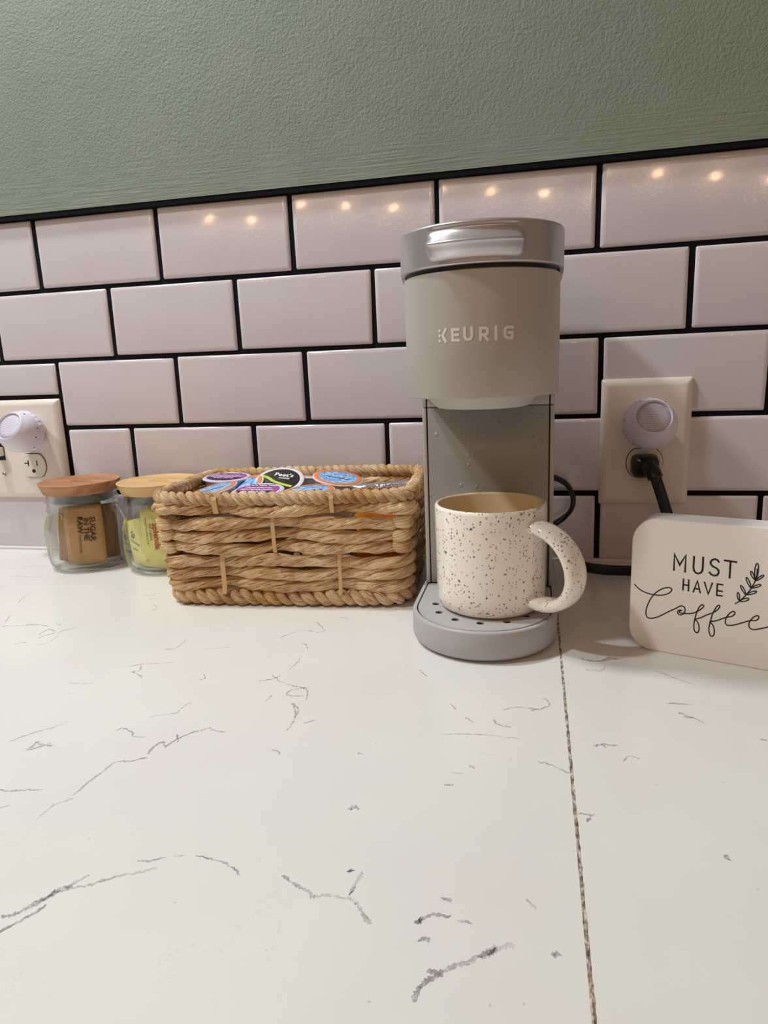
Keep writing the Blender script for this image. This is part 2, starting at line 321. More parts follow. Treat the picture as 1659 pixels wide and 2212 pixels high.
DATA = json.loads(r'''{"must":[[[0.00837,0.06364],[0.00821,0.07545],[0.01198,0.06798],[0.01567,0.07528],[0.01571,0.06328]],[[0.02096,0.07513],[0.02091,0.06735],[0.02151,0.06483],[0.02272,0.06349],[0.02433,0.06325],[0.02583,0.06397],[0.02671,0.06551],[0.0269,0.06812],[0.02673,0.07518]],[[0.03665,0.07318],[0.03587,0.07436],[0.03418,0.07492],[0.03255,0.07427],[0.03153,0.07255],[0.03179,0.07099],[0.0331,0.06955],[0.03538,0.06856],[0.03685,0.06715],[0.03696,0.06525],[0.03611,0.06366],[0.03431,0.0631],[0.03261,0.06358],[0.03129,0.06501]],[[0.04007,0.07474],[0.0473,0.07437]],[[0.04379,0.0745],[0.04386,0.06279]]],"have":[[[0.01505,0.05793],[0.01499,0.04978]],[[0.01842,0.05774],[0.01861,0.04965]],[[0.01502,0.05377],[0.01846,0.05373]],[[0.02176,0.04933],[0.02405,0.05787],[0.02622,0.04947]],[[0.02265,0.05203],[0.02535,0.05196]],[[0.02856,0.05752],[0.03135,0.04925],[0.03352,0.0575]],[[0.04003,0.0572],[0.03671,0.05731],[0.03669,0.04908],[0.04013,0.04915]],[[0.03677,0.05253],[0.03999,0.05243]]],"coffee":[[[-0.01786,0.04928],[-0.01539,0.04689],[-0.01156,0.04471],[-0.00656,0.04354],[-0.00166,0.04346],[0.00313,0.04446],[0.00634,0.04649],[0.00761,0.04869],[0.00707,0.04996],[0.00497,0.05012],[0.00172,0.04897],[-0.00179,0.04629],[-0.00469,0.0428],[-0.00696,0.03835],[-0.00861,0.03327],[-0.00917,0.02868],[-0.0083,0.0257],[-0.00609,0.0249],[-0.00274,0.02589],[0.00144,0.02839],[0.00729,0.03279],[0.01145,0.03564],[0.01332,0.03729],[0.01536,0.03782],[0.01688,0.03672],[0.01718,0.03442],[0.01595,0.03186],[0.01405,0.03087],[0.01259,0.03177],[0.01244,0.0335],[0.01364,0.03451],[0.01494,0.03439]],[[0.01494,0.03439],[0.01379,0.03386],[0.01354,0.03281],[0.01445,0.03235],[0.01622,0.03251],[0.01769,0.03249],[0.02145,0.03325],[0.02471,0.035],[0.02702,0.03705],[0.02863,0.03897],[0.02895,0.04034],[0.02824,0.04089],[0.02713,0.04018],[0.02583,0.03785],[0.02475,0.03434],[0.02393,0.03019],[0.02349,0.02542],[0.02382,0.02143],[0.02509,0.0195],[0.02651,0.02004],[0.027,0.02268],[0.02648,0.02595],[0.02532,0.02809],[0.02398,0.02933],[0.02736,0.03092],[0.03066,0.03334],[0.03504,0.03606],[0.03771,0.03847],[0.03897,0.04064],[0.03907,0.04184],[0.03833,0.04204],[0.03728,0.04102],[0.03604,0.0382],[0.03483,0.03471],[0.03398,0.02993],[0.03329,0.02516],[0.03364,0.02088],[0.03491,0.01864],[0.0363,0.01917],[0.03683,0.0218],[0.03621,0.02568],[0.03495,0.02778],[0.03373,0.02923],[0.03761,0.03056],[0.04139,0.03286],[0.04408,0.03431],[0.04704,0.03546],[0.04856,0.03735],[0.04847,0.03882],[0.0471,0.03885],[0.04503,0.03675],[0.04357,0.03357],[0.0432,0.03055],[0.04414,0.02875],[0.04636,0.02868],[0.04985,0.0299],[0.05406,0.03213],[0.05823,0.03428],[0.06139,0.03483],[0.06289,0.03625],[0.06309,0.03788],[0.06221,0.03849],[0.06042,0.03742],[0.05848,0.03452],[0.05761,0.03147],[0.05831,0.02901],[0.06052,0.02811],[0.0639,0.02924],[0.06799,0.03107],[0.072,0.03338]]],"leaf":[[[0.04836,0.04488],[0.05093,0.04708],[0.05439,0.05177],[0.05725,0.05695],[0.05924,0.06258],[0.05997,0.06736],[0.05998,0.0711]],[[0.05946,0.06323],[0.05977,0.06369],[0.06008,0.06497],[0.06038,0.06688],[0.06059,0.06912],[0.06064,0.07136],[0.0605,0.07326],[0.06017,0.07452],[0.05971,0.07497],[0.05923,0.07453],[0.05884,0.07326],[0.05862,0.07136],[0.05859,0.06911],[0.0587,0.06686],[0.05892,0.06496],[0.05918,0.06368],[0.05946,0.06323]],[[0.0588,0.06377],[0.05888,0.06409],[0.05878,0.06478],[0.05853,0.06574],[0.05815,0.06682],[0.05769,0.06784],[0.05718,0.06862],[0.0567,0.06905],[0.05633,0.06907],[0.05615,0.06867],[0.0562,0.06795],[0.05649,0.06702],[0.05697,0.06601],[0.05754,0.06506],[0.05809,0.06431],[0.05853,0.06385],[0.0588,0.06377]],[[0.05948,0.06292],[0.05976,0.06293],[0.06036,0.06325],[0.06118,0.06383],[0.0621,0.06457],[0.06297,0.0654],[0.06363,0.0662],[0.06399,0.06686],[0.06399,0.06728],[0.06365,0.06737],[0.06304,0.06709],[0.06225,0.06649],[0.06139,0.06565],[0.06058,0.06472],[0.05994,0.06388],[0.05955,0.06325],[0.05948,0.06292]],[[0.0571,0.05756],[0.05716,0.05794],[0.05699,0.05879],[0.05664,0.06],[0.05614,0.06137],[0.05556,0.06267],[0.05494,0.0637],[0.05439,0.0643],[0.05399,0.06436],[0.05383,0.06392],[0.05395,0.06303],[0.05435,0.06185],[0.05495,0.06055],[0.05564,0.05932],[0.0563,0.05832],[0.05681,0.0577],[0.0571,0.05756]],[[0.05748,0.05749],[0.05775,0.0574],[0.0584,0.05753],[0.05933,0.05784],[0.06039,0.05829],[0.06141,0.05885],[0.06223,0.05946],[0.06271,0.06002],[0.0628,0.06045],[0.06248,0.06066],[0.06182,0.06058],[0.06092,0.06023],[0.0599,0.05965],[0.05892,0.05897],[0.05812,0.05832],[0.05761,0.0578],[0.05748,0.05749]],[[0.05435,0.0524],[0.05438,0.05275],[0.05418,0.05352],[0.05377,0.05458],[0.05322,0.05578],[0.05259,0.0569],[0.05196,0.05777],[0.0514,0.05825],[0.05102,0.05826],[0.0509,0.05783],[0.05106,0.05703],[0.05151,0.056],[0.05215,0.05488],[0.05288,0.05383],[0.05355,0.053],[0.05407,0.05249],[0.05435,0.0524]],[[0.05488,0.05248],[0.05517,0.05237],[0.05587,0.05248],[0.05687,0.05278],[0.05801,0.05322],[0.05911,0.05377],[0.05999,0.05438],[0.06052,0.05497],[0.06063,0.05543],[0.0603,0.05566],[0.05959,0.05561],[0.05862,0.05527],[0.05752,0.0547],[0.05646,0.05401],[0.05559,0.05335],[0.05503,0.05281],[0.05488,0.05248]],[[0.05062,0.04768],[0.05077,0.04794],[0.05084,0.04858],[0.05083,0.04949],[0.05073,0.05053],[0.05054,0.05154],[0.05026,0.05236],[0.04992,0.05286],[0.04958,0.05296],[0.04933,0.05266],[0.04921,0.05201],[0.04927,0.05112],[0.04947,0.05011],[0.04978,0.04913],[0.05011,0.04833],[0.0504,0.04782],[0.05062,0.04768]],[[0.0512,0.04713],[0.05147,0.04697],[0.05211,0.04698],[0.05302,0.04716],[0.05406,0.04748],[0.05506,0.04793],[0.05586,0.04848],[0.05633,0.04904],[0.05641,0.04954],[0.0561,0.04985],[0.05545,0.04989],[0.05457,0.04966],[0.05357,0.04919],[0.05261,0.04859],[0.05183,0.04798],[0.05133,0.04747],[0.0512,0.04713]]],"signA":[0.6578711950170172,-0.2312675947637461,0.0],"signT":[0.9414217329891263,-0.3372315534699414,0.0],"veins":[[0.9,[[0.3279,-0.476],[0.3285,-0.465],[0.3355,-0.4581]]],[1,[[0.3328,-0.4562],[0.3344,-0.4431],[0.3355,-0.4344],[0.3374,-0.4244],[0.3449,-0.4223],[0.3529,-0.4173]]],[1.3,[[0.3513,-0.4135],[0.3507,-0.4075],[0.3528,-0.4009],[0.3576,-0.4052],[0.3599,-0.3973],[0.3658,-0.3885],[0.3704,-0.3854]]],[0.7,[[0.3704,-0.3854],[0.374,-0.3819],[0.3764,-0.3834],[0.3863,-0.3849]]],[0.9,[[0.3575,-0.3916],[0.3626,-0.3994]]],[0.8,[[0.2582,-0.4154],[0.2636,-0.4072],[0.2703,-0.3991],[0.2754,-0.395],[0.2786,-0.3883]]],[2.2,[[0.2754,-0.4209],[0.2771,-0.4166],[0.2761,-0.4124],[0.2821,-0.4149],[0.2886,-0.4144]]],[1.2,[[0.2769,-0.4212],[0.2818,-0.4174],[0.2853,-0.4128]]],[0.9,[[0.2901,-0.4578],[0.2961,-0.4581],[0.3028,-0.4558],[0.3129,-0.4542]]],[0.7,[[0.3016,-0.4708],[0.3054,-0.4687]]],[0.9,[[0.3174,-0.393],[0.3201,-0.3898],[0.3284,-0.394],[0.3315,-0.3976],[0.3399,-0.3974]]],[1.2,[[0.3571,-0.5321],[0.3606,-0.5311],[0.3637,-0.5269],[0.3673,-0.5231],[0.3699,-0.5178],[0.3749,-0.5141],[0.3824,-0.5104],[0.3876,-0.5065],[0.394,-0.5024],[0.4011,-0.4994],[0.4058,-0.4967]]],[2.6,[[0.3689,-0.5188],[0.3708,-0.5154],[0.3738,-0.5127]]],[1.4,[[0.3733,-0.515],[0.3753,-0.51],[0.3782,-0.5054]]],[1.1,[[0.3621,-0.539],[0.3651,-0.535],[0.3683,-0.5297],[0.3711,-0.5237]]],[1.2,[[0.3643,-0.5249],[0.367,-0.5213],[0.3709,-0.5177]]],[0.8,[[0.3944,-0.494],[0.4005,-0.4927],[0.4066,-0.4893]]],[0.5,[[0.4096,-0.4885],[0.4141,-0.4872]]],[0.8,[[0.4193,-0.4861],[0.4285,-0.4875],[0.4333,-0.4882],[0.44,-0.4907],[0.4444,-0.4944]]],[1.5,[[0.4631,-0.4916],[0.4694,-0.4946],[0.4756,-0.4975],[0.4799,-0.4999],[0.4852,-0.499],[0.492,-0.4985],[0.4973,-0.5],[0.5,-0.5026],[0.5034,-0.5068],[0.5065,-0.5099]]],[1.6,[[0.4968,-0.4841],[0.4954,-0.4888],[0.4948,-0.4942],[0.4949,-0.4963]]],[1.4,[[0.4906,-0.4842],[0.492,-0.483]]],[1.0,[[0.4232,-0.3781],[0.4232,-0.3691],[0.4221,-0.3593],[0.4174,-0.3495],[0.4146,-0.3453]]],[1.2,[[0.4219,-0.3622],[0.4219,-0.3534],[0.415,-0.3452]]],[0.8,[[0.4301,-0.3681],[0.4366,-0.3629]]],[0.8,[[0.3799,-0.3173],[0.3872,-0.3138],[0.3919,-0.3076]]],[0.8,[[0.3857,-0.3077],[0.396,-0.3162],[0.4054,-0.3209],[0.4128,-0.3226],[0.4192,-0.3269],[0.4222,-0.3395]]],[0.8,[[0.4176,-0.322],[0.4089,-0.3259],[0.4061,-0.332],[0.4089,-0.3349],[0.4182,-0.3336]]],[0.7,[[0.3946,-0.2959],[0.3968,-0.2845],[0.3952,-0.2749]]],[0.6,[[0.3979,-0.2634],[0.3938,-0.2541],[0.3873,-0.2494]]],[0.7,[[0.3665,-0.2411],[0.3727,-0.2306],[0.3802,-0.2231],[0.3935,-0.2266],[0.3987,-0.2224],[0.3922,-0.2129],[0.385,-0.2031]]],[0.7,[[0.27,-0.3084],[0.2785,-0.3032],[0.29,-0.2997],[0.302,-0.2969]]],[0.8,[[0.2797,-0.3051],[0.2833,-0.3126],[0.2791,-0.3159],[0.2869,-0.3199],[0.2923,-0.324]]],[0.7,[[0.336,-0.3218],[0.3388,-0.3185],[0.334,-0.3116]]],[0.6,[[0.3151,-0.2698],[0.3238,-0.2674],[0.3332,-0.264]]],[0.6,[[0.2825,-0.2748],[0.2898,-0.2717],[0.2901,-0.2553]]],[0.6,[[0.244,-0.3387],[0.2529,-0.3393],[0.2612,-0.3364]]],[0.5,[[0.3281,-0.3753],[0.3355,-0.3712],[0.3434,-0.3677],[0.3441,-0.36],[0.3472,-0.3517]]],[0.6,[[0.3955,-0.3449],[0.3968,-0.3399],[0.3967,-0.3356]]],[0.7,[[0.4214,-0.3992],[0.4256,-0.3998],[0.4278,-0.4025]]],[1.6,[[0.4797,-0.4429],[0.4817,-0.4417],[0.4846,-0.4425]]],[0.8,[[0.4025,-0.1918],[0.41,-0.192]]],[0.7,[[0.4717,-0.3951],[0.4758,-0.3952]]],[0.9,[[0.1058,-0.2474],[0.1132,-0.2452],[0.1234,-0.2435],[0.1287,-0.2402],[0.1376,-0.2397],[0.1494,-0.2423]]],[0.8,[[0.1767,-0.2404],[0.1742,-0.2446],[0.169,-0.2495],[0.1699,-0.2564]]],[0.8,[[0.1546,-0.2608],[0.1532,-0.2522],[0.156,-0.2485],[0.1644,-0.2521]]],[0.7,[[0.1591,-0.2663],[0.1626,-0.2598],[0.1661,-0.2544]]],[0.8,[[0.1481,-0.2818],[0.1503,-0.2781],[0.1558,-0.2769]]],[0.8,[[0.1684,-0.2804],[0.1746,-0.2762],[0.1746,-0.268],[0.1736,-0.2604]]],[0.7,[[0.072,-0.1879],[0.067,-0.1743],[0.0643,-0.1637]]],[0.8,[[0.1004,-0.2386],[0.096,-0.2295],[0.0901,-0.2178]]],[0.6,[[-0.0008,-0.1126],[0.0064,-0.1099],[0.0234,-0.1112],[0.0361,-0.1092]]],[0.5,[[-0.0305,-0.0834],[-0.0224,-0.0814],[-0.0146,-0.0798]]],[0.5,[[-0.0199,-0.0735],[-0.0057,-0.0723],[0.0158,-0.0727]]],[0.6,[[0.1615,-0.152],[0.1678,-0.148]]],[0.7,[[0.1887,-0.1533],[0.196,-0.1553],[0.2011,-0.1514]]],[0.7,[[0.212,-0.1798],[0.2168,-0.1809],[0.2232,-0.1877],[0.2229,-0.196]]],[0.6,[[0.2008,-0.1653],[0.2102,-0.1627]]],[0.6,[[0.0137,-0.1462],[0.0186,-0.1438]]],[0.7,[[0.1499,-0.2343],[0.1584,-0.2378]]],[1.6,[[0.5317,-0.5269],[0.536,-0.5266],[0.54,-0.5234],[0.5449,-0.521],[0.549,-0.5177],[0.5532,-0.5143],[0.5583,-0.5113],[0.5618,-0.5101]]],[1.8,[[0.529,-0.5388],[0.5295,-0.5341],[0.5323,-0.5302],[0.5361,-0.5271]]],[2.2,[[0.5494,-0.5176],[0.5528,-0.5152],[0.5553,-0.5132]]],[1.4,[[0.5239,-0.5067],[0.5259,-0.504],[0.5307,-0.5007],[0.5364,-0.5012]]],[2,[[0.524,-0.5061],[0.5258,-0.5049]]],[1.1,[[0.5398,-0.5021],[0.545,-0.5024]]],[1.2,[[0.5266,-0.514],[0.5305,-0.5129]]],[1,[[0.5323,-0.4917],[0.5364,-0.4929]]],[1,[[0.5664,-0.4871],[0.5697,-0.4915]]],[1.4,[[0.5752,-0.5118],[0.5782,-0.5111]]],[0.8,[[0.5712,-0.3882],[0.5775,-0.3895],[0.5824,-0.3932],[0.5872,-0.3962]]],[0.9,[[0.5503,-0.3341],[0.5583,-0.3299],[0.5657,-0.3294],[0.5715,-0.3301],[0.5789,-0.3245]]],[1.6,[[0.5674,-0.3328],[0.5715,-0.3304]]],[0.8,[[0.5749,-0.3149],[0.5779,-0.3199],[0.5786,-0.3251]]],[0.9,[[0.545,-0.3467],[0.5475,-0.352],[0.5561,-0.3541]]],[0.8,[[0.5275,-0.3463],[0.5331,-0.3518]]],[0.8,[[0.5159,-0.3303],[0.5214,-0.3382]]],[0.5,[[0.5149,-0.3688],[0.5301,-0.366],[0.544,-0.3653],[0.5605,-0.3662]]],[2,[[0.5268,-0.4052],[0.5316,-0.4055]]],[1.8,[[0.5351,-0.3983],[0.5379,-0.3981]]],[1.2,[[0.5237,-0.4163],[0.5281,-0.4158]]],[1.2,[[0.6514,-0.2638],[0.6566,-0.2698],[0.6618,-0.2746],[0.6721,-0.283]]],[1.1,[[0.655,-0.322],[0.6603,-0.3262],[0.6673,-0.3336]]],[1.8,[[0.6568,-0.3267],[0.6626,-0.3278]]],[1,[[0.65,-0.3113],[0.6579,-0.3108],[0.6646,-0.3117]]],[1.6,[[0.6022,-0.368],[0.6069,-0.3653],[0.6146,-0.3656]]],[1,[[0.6063,-0.3649],[0.6086,-0.3683]]],[0.8,[[0.6159,-0.3813],[0.6198,-0.3749],[0.6245,-0.3765]]],[1.8,[[0.59,-0.4288],[0.5966,-0.429]]],[1.4,[[0.5935,-0.4335],[0.5954,-0.4306]]],[1.8,[[0.6499,-0.4479],[0.6512,-0.4502]]],[1.2,[[0.6026,-0.2516],[0.6123,-0.2544],[0.6226,-0.2502],[0.633,-0.2464]]],[2,[[0.6157,-0.254],[0.623,-0.2469],[0.6293,-0.2494]]],[0.8,[[0.6047,-0.2692],[0.6142,-0.2699],[0.618,-0.2636]]],[0.9,[[0.6931,-0.3469],[0.697,-0.3483]]],[1,[[0.489,-0.2853],[0.4956,-0.2944]]]]}''')
# ================================================================== SETTING
GX, PZ, TOP = 0.0784, 0.0806, 0.3945
SH = [0, 0.00873, 0.00614, 0.01757, 0.00676]
rng = random.Random(4)
def slab(name, x0, x1, y0, y1, z0, z1, mat, parent=None): return box(name, (x0, y0, z0), (x1, y1, z1), mat, parent)
wall = slab('wall_back', -1.0, 1.7, 0.004, 0.10, -0.03, 1.25, SAGE); tag(wall, 'sage green textured painted wall above white subway tiles', 'wall', kind='structure')
bulge = slab('plaster_edge', -1.0, 1.7, -0.0058, 0.0045, TOP + 0.0052, 1.25, SAGE, wall)
grout = slab('grout', -1.0, 1.7, 0.0022, 0.0046, -0.03, TOP + 0.0054, GROUT, wall)
gtop = slab('grout', -1.0, 1.7, -0.0052, 0.0030, TOP + 0.0003, TOP + 0.0054, GROUT, wall)
def tile_mesh(w, h, seed):
    r = random.Random(seed); j = lambda a: (r.random() * 2 - 1) * a
    rings = []
    cj = [(j(0.0005), j(0.0005)) for _ in range(4)]
    for ins, y in ((0.0002, 0.0044), (0.0, 0.0022), (0.0008, 0.0009), (0.0022, 0.0002), (0.0045, 0.0)):
        x0, x1, z0, z1 = -w / 2 + ins, w / 2 - ins, -h / 2 + ins, h / 2 - ins; c = 0.0012 if ins < 0.002 else 0.0007
        q = []
        for n_, (cx, cz, sx, sz) in enumerate(((x0, z0, 1, 1), (x1, z0, -1, 1), (x1, z1, -1, -1), (x0, z1, 1, -1))):
            a, b = (cx + sx * c, y, cz), (cx, y, cz + sz * c)
            for p in ((b, a) if n_ in (0, 2) else (a, b)): q.append((p[0] + cj[n_][0], p[1], p[2] + cj[n_][1]))
        rings.append(q)
    v, f = loft(rings, (False, True))
    me = bpy.data.meshes.new('tile'); me.from_pydata(v, [], f); me.update(); me.materials.append(TILE)
    me.polygons.foreach_set('use_smooth', [True] * len(f))
    bm = bmesh.new(); bm.from_mesh(me); bmesh.ops.recalc_face_normals(bm, faces=bm.faces)
    bm.to_mesh(me); bm.free()
    return me
GAP = 0.0049
full = [tile_mesh(2 * GX - GAP, PZ - GAP, s) for s in range(5)]
tn = 0
def tile(x0, x1, z0, z1):
    global tn; tn += 1
    w, h = x1 - x0 - GAP, z1 - z0 - GAP
    me = full[tn % 5] if abs(w - (2 * GX - GAP)) < 1e-4 and abs(h - (PZ - GAP)) < 1e-4 else tile_mesh(w, h, tn + 50)
    o = link('tile', me, wall); o.location = ((x0 + x1) / 2, 0.0, (z0 + z1) / 2)
    o.rotation_euler = (math.radians(rng.uniform(-0.22, 0.22)), math.radians(rng.uniform(-0.2, 0.2)), math.radians(rng.uniform(-0.18, 0.18)))
for r in range(5):
    zt = TOP - r * PZ + 0.00225; zb = zt - PZ
    if r == 4: zb = -0.0005
    i0 = 0 if r % 2 == 0 else 1
    for k in range(-4, 7):
        a = (i0 + 2 * k) * GX + SH[r]; b = a + 2 * GX
        if a < -0.65 or a > 1.15: continue
        if r == 2 and k == -1: tile(a, b, 0.1935, zt); tile(a, -0.1260, zb, 0.1935); continue
        if r == 2 and k in (-2,): tile(a, b, zb, zt); continue
        if r == 3:
            if k == -1: tile(0.0075, b, zb, zt); continue
            if k == 0: pass
            if k == 3: tile(a, 0.655, zb, zt); continue
            if k == 4: tile(0.694, b, zb, zt); continue
        tile(a, b, zb, zt)
caulk = box('trim_1', (-0.65, -0.004, -0.0005), (1.2, 0.003, 0.0035), CAULK, None, 0.0015); tag(caulk, 'thin white caulk bead where tiles meet worktop', 'trim', kind='structure')
# worktop slabs -------------------------------------------------------------
XS = 0.5884
def worktop(label, x0, x1):
    o = box('worktop', (x0, -0.64, -0.03), (x1, 0.0035, 0.0), QUARTZ, None, 0.0006, 1)
    return tag(o, label, 'worktop', kind='structure')
wl = worktop('large white quartz worktop slab left of the dark seam', -0.75, XS - 0.0003)
wr = worktop('white quartz worktop slab right of the dark seam under the sign', XS + 0.0003, 1.5)
v, f = [], []; r2 = random.Random(7); n = 260
for i in range(n + 1):
    y = -0.64 + 0.64 * i / n; a, b = r2.uniform(0.0004, 0.0010), r2.uniform(0.0004, 0.0010)
    v += [(XS - a, y, 0.00012), (XS + b, y, 0.00012), (XS - a, y, -0.004), (XS + b, y, -0.004)]
for i in range(n):
    a = 4 * i; f += [(a, a + 1, a + 5, a + 4), (a + 2, a, a + 4, a + 6), (a + 1, a + 3, a + 7, a + 5)]
sm = mesh('seam_filler', v, f, SEAM, wl, False)
left = [dict(w=min(w, 1.8) * 0.0008 + 0.0003, p=p) for w, p in DATA['veins'] if p[0][0] < XS]; right = [dict(w=min(w, 1.8) * 0.0008 + 0.0003, p=p) for w, p in DATA['veins'] if p[0][0] >= XS]
for nm, L, par in (('veining', left, wl), ('veining', right, wr)):
    for d in L:        # let each vein wander
        q = catmull([(a, b, 0) for a, b in d['p']], 7); d['p'] = [(p.x + r2.uniform(-1, 1) * 0.0004, p.y + r2.uniform(-1, 1) * 0.0006) for p in q]
    o = ribbons(nm, L, 0.001, lambda x, y, h: (x, y, 0.00006 + (h > 0) * 0.00003), VEIN, par, wob=0.5, rng=r2); o['kind'] = 'stuff'
# ================================================================== COFFEE MAKER
MX, MY = 0.530, -0.2145
def outline(R, yb, rc=0.02, nf=48, x=MX, y=MY):
    p = []
    for i in range(nf + 1):
        t = PI + PI * i / nf; p.append((x + R * math.cos(t), y + R * math.sin(t)))
    for i in range(9):
        t = i / 8 * PI / 2; p.append((x + R - rc + rc * math.cos(t), yb - rc + rc * math.sin(t)))
    for i in range(9):
        t = PI / 2 + i / 8 * PI / 2; p.append((x - R + rc + rc * math.cos(t), yb - rc + rc * math.sin(t)))
    return p
def prism(name, R, yb, prof, mat, parent, rc=0.02, ends=(True, True)):
    rings = [[(px, py, z) for px, py in outline(R - ins, yb - ins, max(0.002, rc - ins))] for ins, z in prof]
    v, f = loft(rings, ends); return sharp(mesh(name, v, f, mat, parent), 40)
cm = thing('coffee_maker', 'slim warm grey single-serve pod coffee maker with silver lid beside the basket', 'coffee maker', (0, 0, 0))
prism('base', 0.0567, -0.036, [(0.006, 0.0012), (0.0026, 0.0020), (0.0006, 0.0044), (0, 0.0065), (0, 0.0228), (0.0004, 0.0238), (0.0012, 0.0243), (0.0034, 0.0243), (0.0038, 0.0212)], GREYB, cm)
prism('foot', 0.0500, -0.042, [(0, 0.0), (0, 0.0014)], DARK, cm)
prism('tray_groove_shade', 0.0536, -0.1600, [(0, 0.0205), (0, 0.0232)], DARK, cm, 0.004)  # black filler, shade of the groove around the tray put in as colour
tray = prism('drip_tray', 0.0522, -0.1625, [(0, 0.0234), (0, 0.0240), (0.0004, 0.0245)], GREYB, cm, 0.004)
cs = []
for k in range(12):
    t = PI + k * PI / 6
    if -0.0405 + MY + 0.006 > -0.16: break
    hx, hy = MX + 0.0385 * math.cos(t), MY + 0.0375 * math.sin(t)
    if hy > -0.185: continue
    vv, ff = lathe([(0.0030, -0.006), (0.0030, 0.003)], 20, (hx, hy, 0.0244), (True, True)); cs.append(mesh('c', vv, ff, DARK, None, False))
cut(tray, cs)

box('housing', (MX - 0.0535, -0.1592, 0.0235), (MX + 0.0535, -0.034, 0.192), GREY, cm, 0.003)
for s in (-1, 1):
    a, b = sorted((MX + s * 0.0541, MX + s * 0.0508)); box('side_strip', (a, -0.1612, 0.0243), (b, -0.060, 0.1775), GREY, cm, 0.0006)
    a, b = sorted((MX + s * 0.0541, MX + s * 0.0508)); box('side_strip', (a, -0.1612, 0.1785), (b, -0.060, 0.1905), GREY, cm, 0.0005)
    a, b = sorted((MX + s * 0.0496, MX + s * 0.0510)); box('side_gap_shade', (a, -0.1596, 0.0243), (b, -0.10, 0.1902), DARK, cm)  # black strip paints the shade in the recess beside the panel
box('front_panel', (MX - 0.0497, -0.1613, 0.0248), (MX + 0.0497, -0.10, 0.1775), PANEL, cm, 0.0006)
box('upper_panel', (MX - 0.0497, -0.1613, 0.1785), (MX + 0.0497, -0.10, 0.1905), GREY, cm, 0.0005)
vv, ff = lathe([(0.0415, 0.1906), (0.0405, 0.1885), (0.0355, 0.1835), (0.0335, 0.1815), (0.030, 0.1808), (0.012, 0.1808)], 72, (MX, MY + 0.002, 0), (True, True)); sharp(mesh('brew_funnel', vv, ff, FUNNEL, cm), 50)
head = prism('head', 0.0551, -0.036, [(0.0015, 0.1898), (0.0004, 0.1900), (0, 0.1908), (-0.0001, 0.235), (0, 0.2718), (0.0006, 0.2724), (0.003, 0.2724)], GREY, cm)
prism('lid_gap', 0.0532, -0.038, [(0, 0.2715), (0, 0.2765)], DARK, cm)
# lid with protruding grip
def grip(s, z):
    w = min(1, max(0, (0.0335 - abs(s)) / 0.0065)); w = w * w * (3 - 2 * w)
    K = [(0.2750, 0), (0.2785, 0), (0.2805, 0.0010), (0.2835, 0.0040), (0.2865, 0.0082), (0.2878, 0.0094), (0.2888, 0.0090), (0.2900, 0.0066), (0.2925, 0.0026), (0.2955, -0.0004), (0.2980, -0.0012), (0.3000, 0), (0.31, 0)]
    for (a, p), (b, q) in zip(K, K[1:]):
        if a <= z <= b:
            t = (z - a) / (b - a); return w * (p + (q - p) * t)
    return 0
rings = []; LR = 0.0575
lv = [(0.003, 0.2752), (0.0006, 0.2753), (0, 0.2760)] + [(0, 0.2760 + 0.0009 * i) for i in range(1, 28)] + [(0.0004, 0.3010), (0.0016, 0.3018), (0.006, 0.3020)]
for ins, z in lv:
    q = []
    o0 = outline(LR - ins, -0.034 - ins, 0.02, 96)
    for i, (px, py) in enumerate(o0):
        if i <= 96:
            th = PI * i / 96 - PI / 2; d = grip(th * LR, z); nx, ny = px - MX, py - MY; L = math.hypot(nx, ny); px += nx / L * d; py += ny / L * d
        back = min(1, max(0, (py - (MY - 0.006)) / 0.012)); zz = z - (0.0065 * back * max(0, (0.279 - z) / 0.004) if z < 0.279 else 0)
        q.append((px, py, zz))
    rings.append(q)
vv, ff = loft(rings); sharp(mesh('lid', vv, ff, STEEL, cm), 60)
# logo on the head
s0, s1, zl0, zl1 = -0.0258, 0.0250, 0.2276, 0.2358
def cylmap(u, w, h):
    s = s0 + (s1 - s0) * u; z = zl0 + (zl1 - zl0) * w; R = 0.0552 + h; t = s / 0.0552
    return (MX + R * math.sin(t), MY - R * math.cos(t), z)
asp = (s1 - s0) / (zl1 - zl0)
SC = 1 / asp
def L(p, x): return [(x + a * SC, b) for a, b in p]
wq = 0.19 * SC
raw = [L([(0.68, 1), (0.38, 0.5), (0.68, 0.0)], 0),
       L([(0.62, 0.92), (0.1, 0.92), (0.1, 0.08), (0.62, 0.08)], 0.19), L([(0.1, 0.5), (0.58, 0.5)], 0.19),
       L([(0.09, 1), (0.09, 0.32), (0.2, 0.12), (0.36, 0.08), (0.55, 0.12), (0.66, 0.32), (0.66, 1)], 0.355),
       L([(0.1, 0), (0.1, 0.92), (0.5, 0.92), (0.66, 0.82), (0.66, 0.5), (0.5, 0.40), (0.1, 0.40)], 0.555), L([(0.36, 0.4), (0.68, 0.0)], 0.555),
       L([(0.1, 0), (0.1, 1)], 0.752),
       L([(0.78, 0.88), (0.62, 0.92), (0.3, 0.92), (0.12, 0.78), (0.1, 0.5), (0.12, 0.22), (0.3, 0.08), (0.7, 0.08), (0.72, 0.5), (0.42, 0.5)], 0.868)]
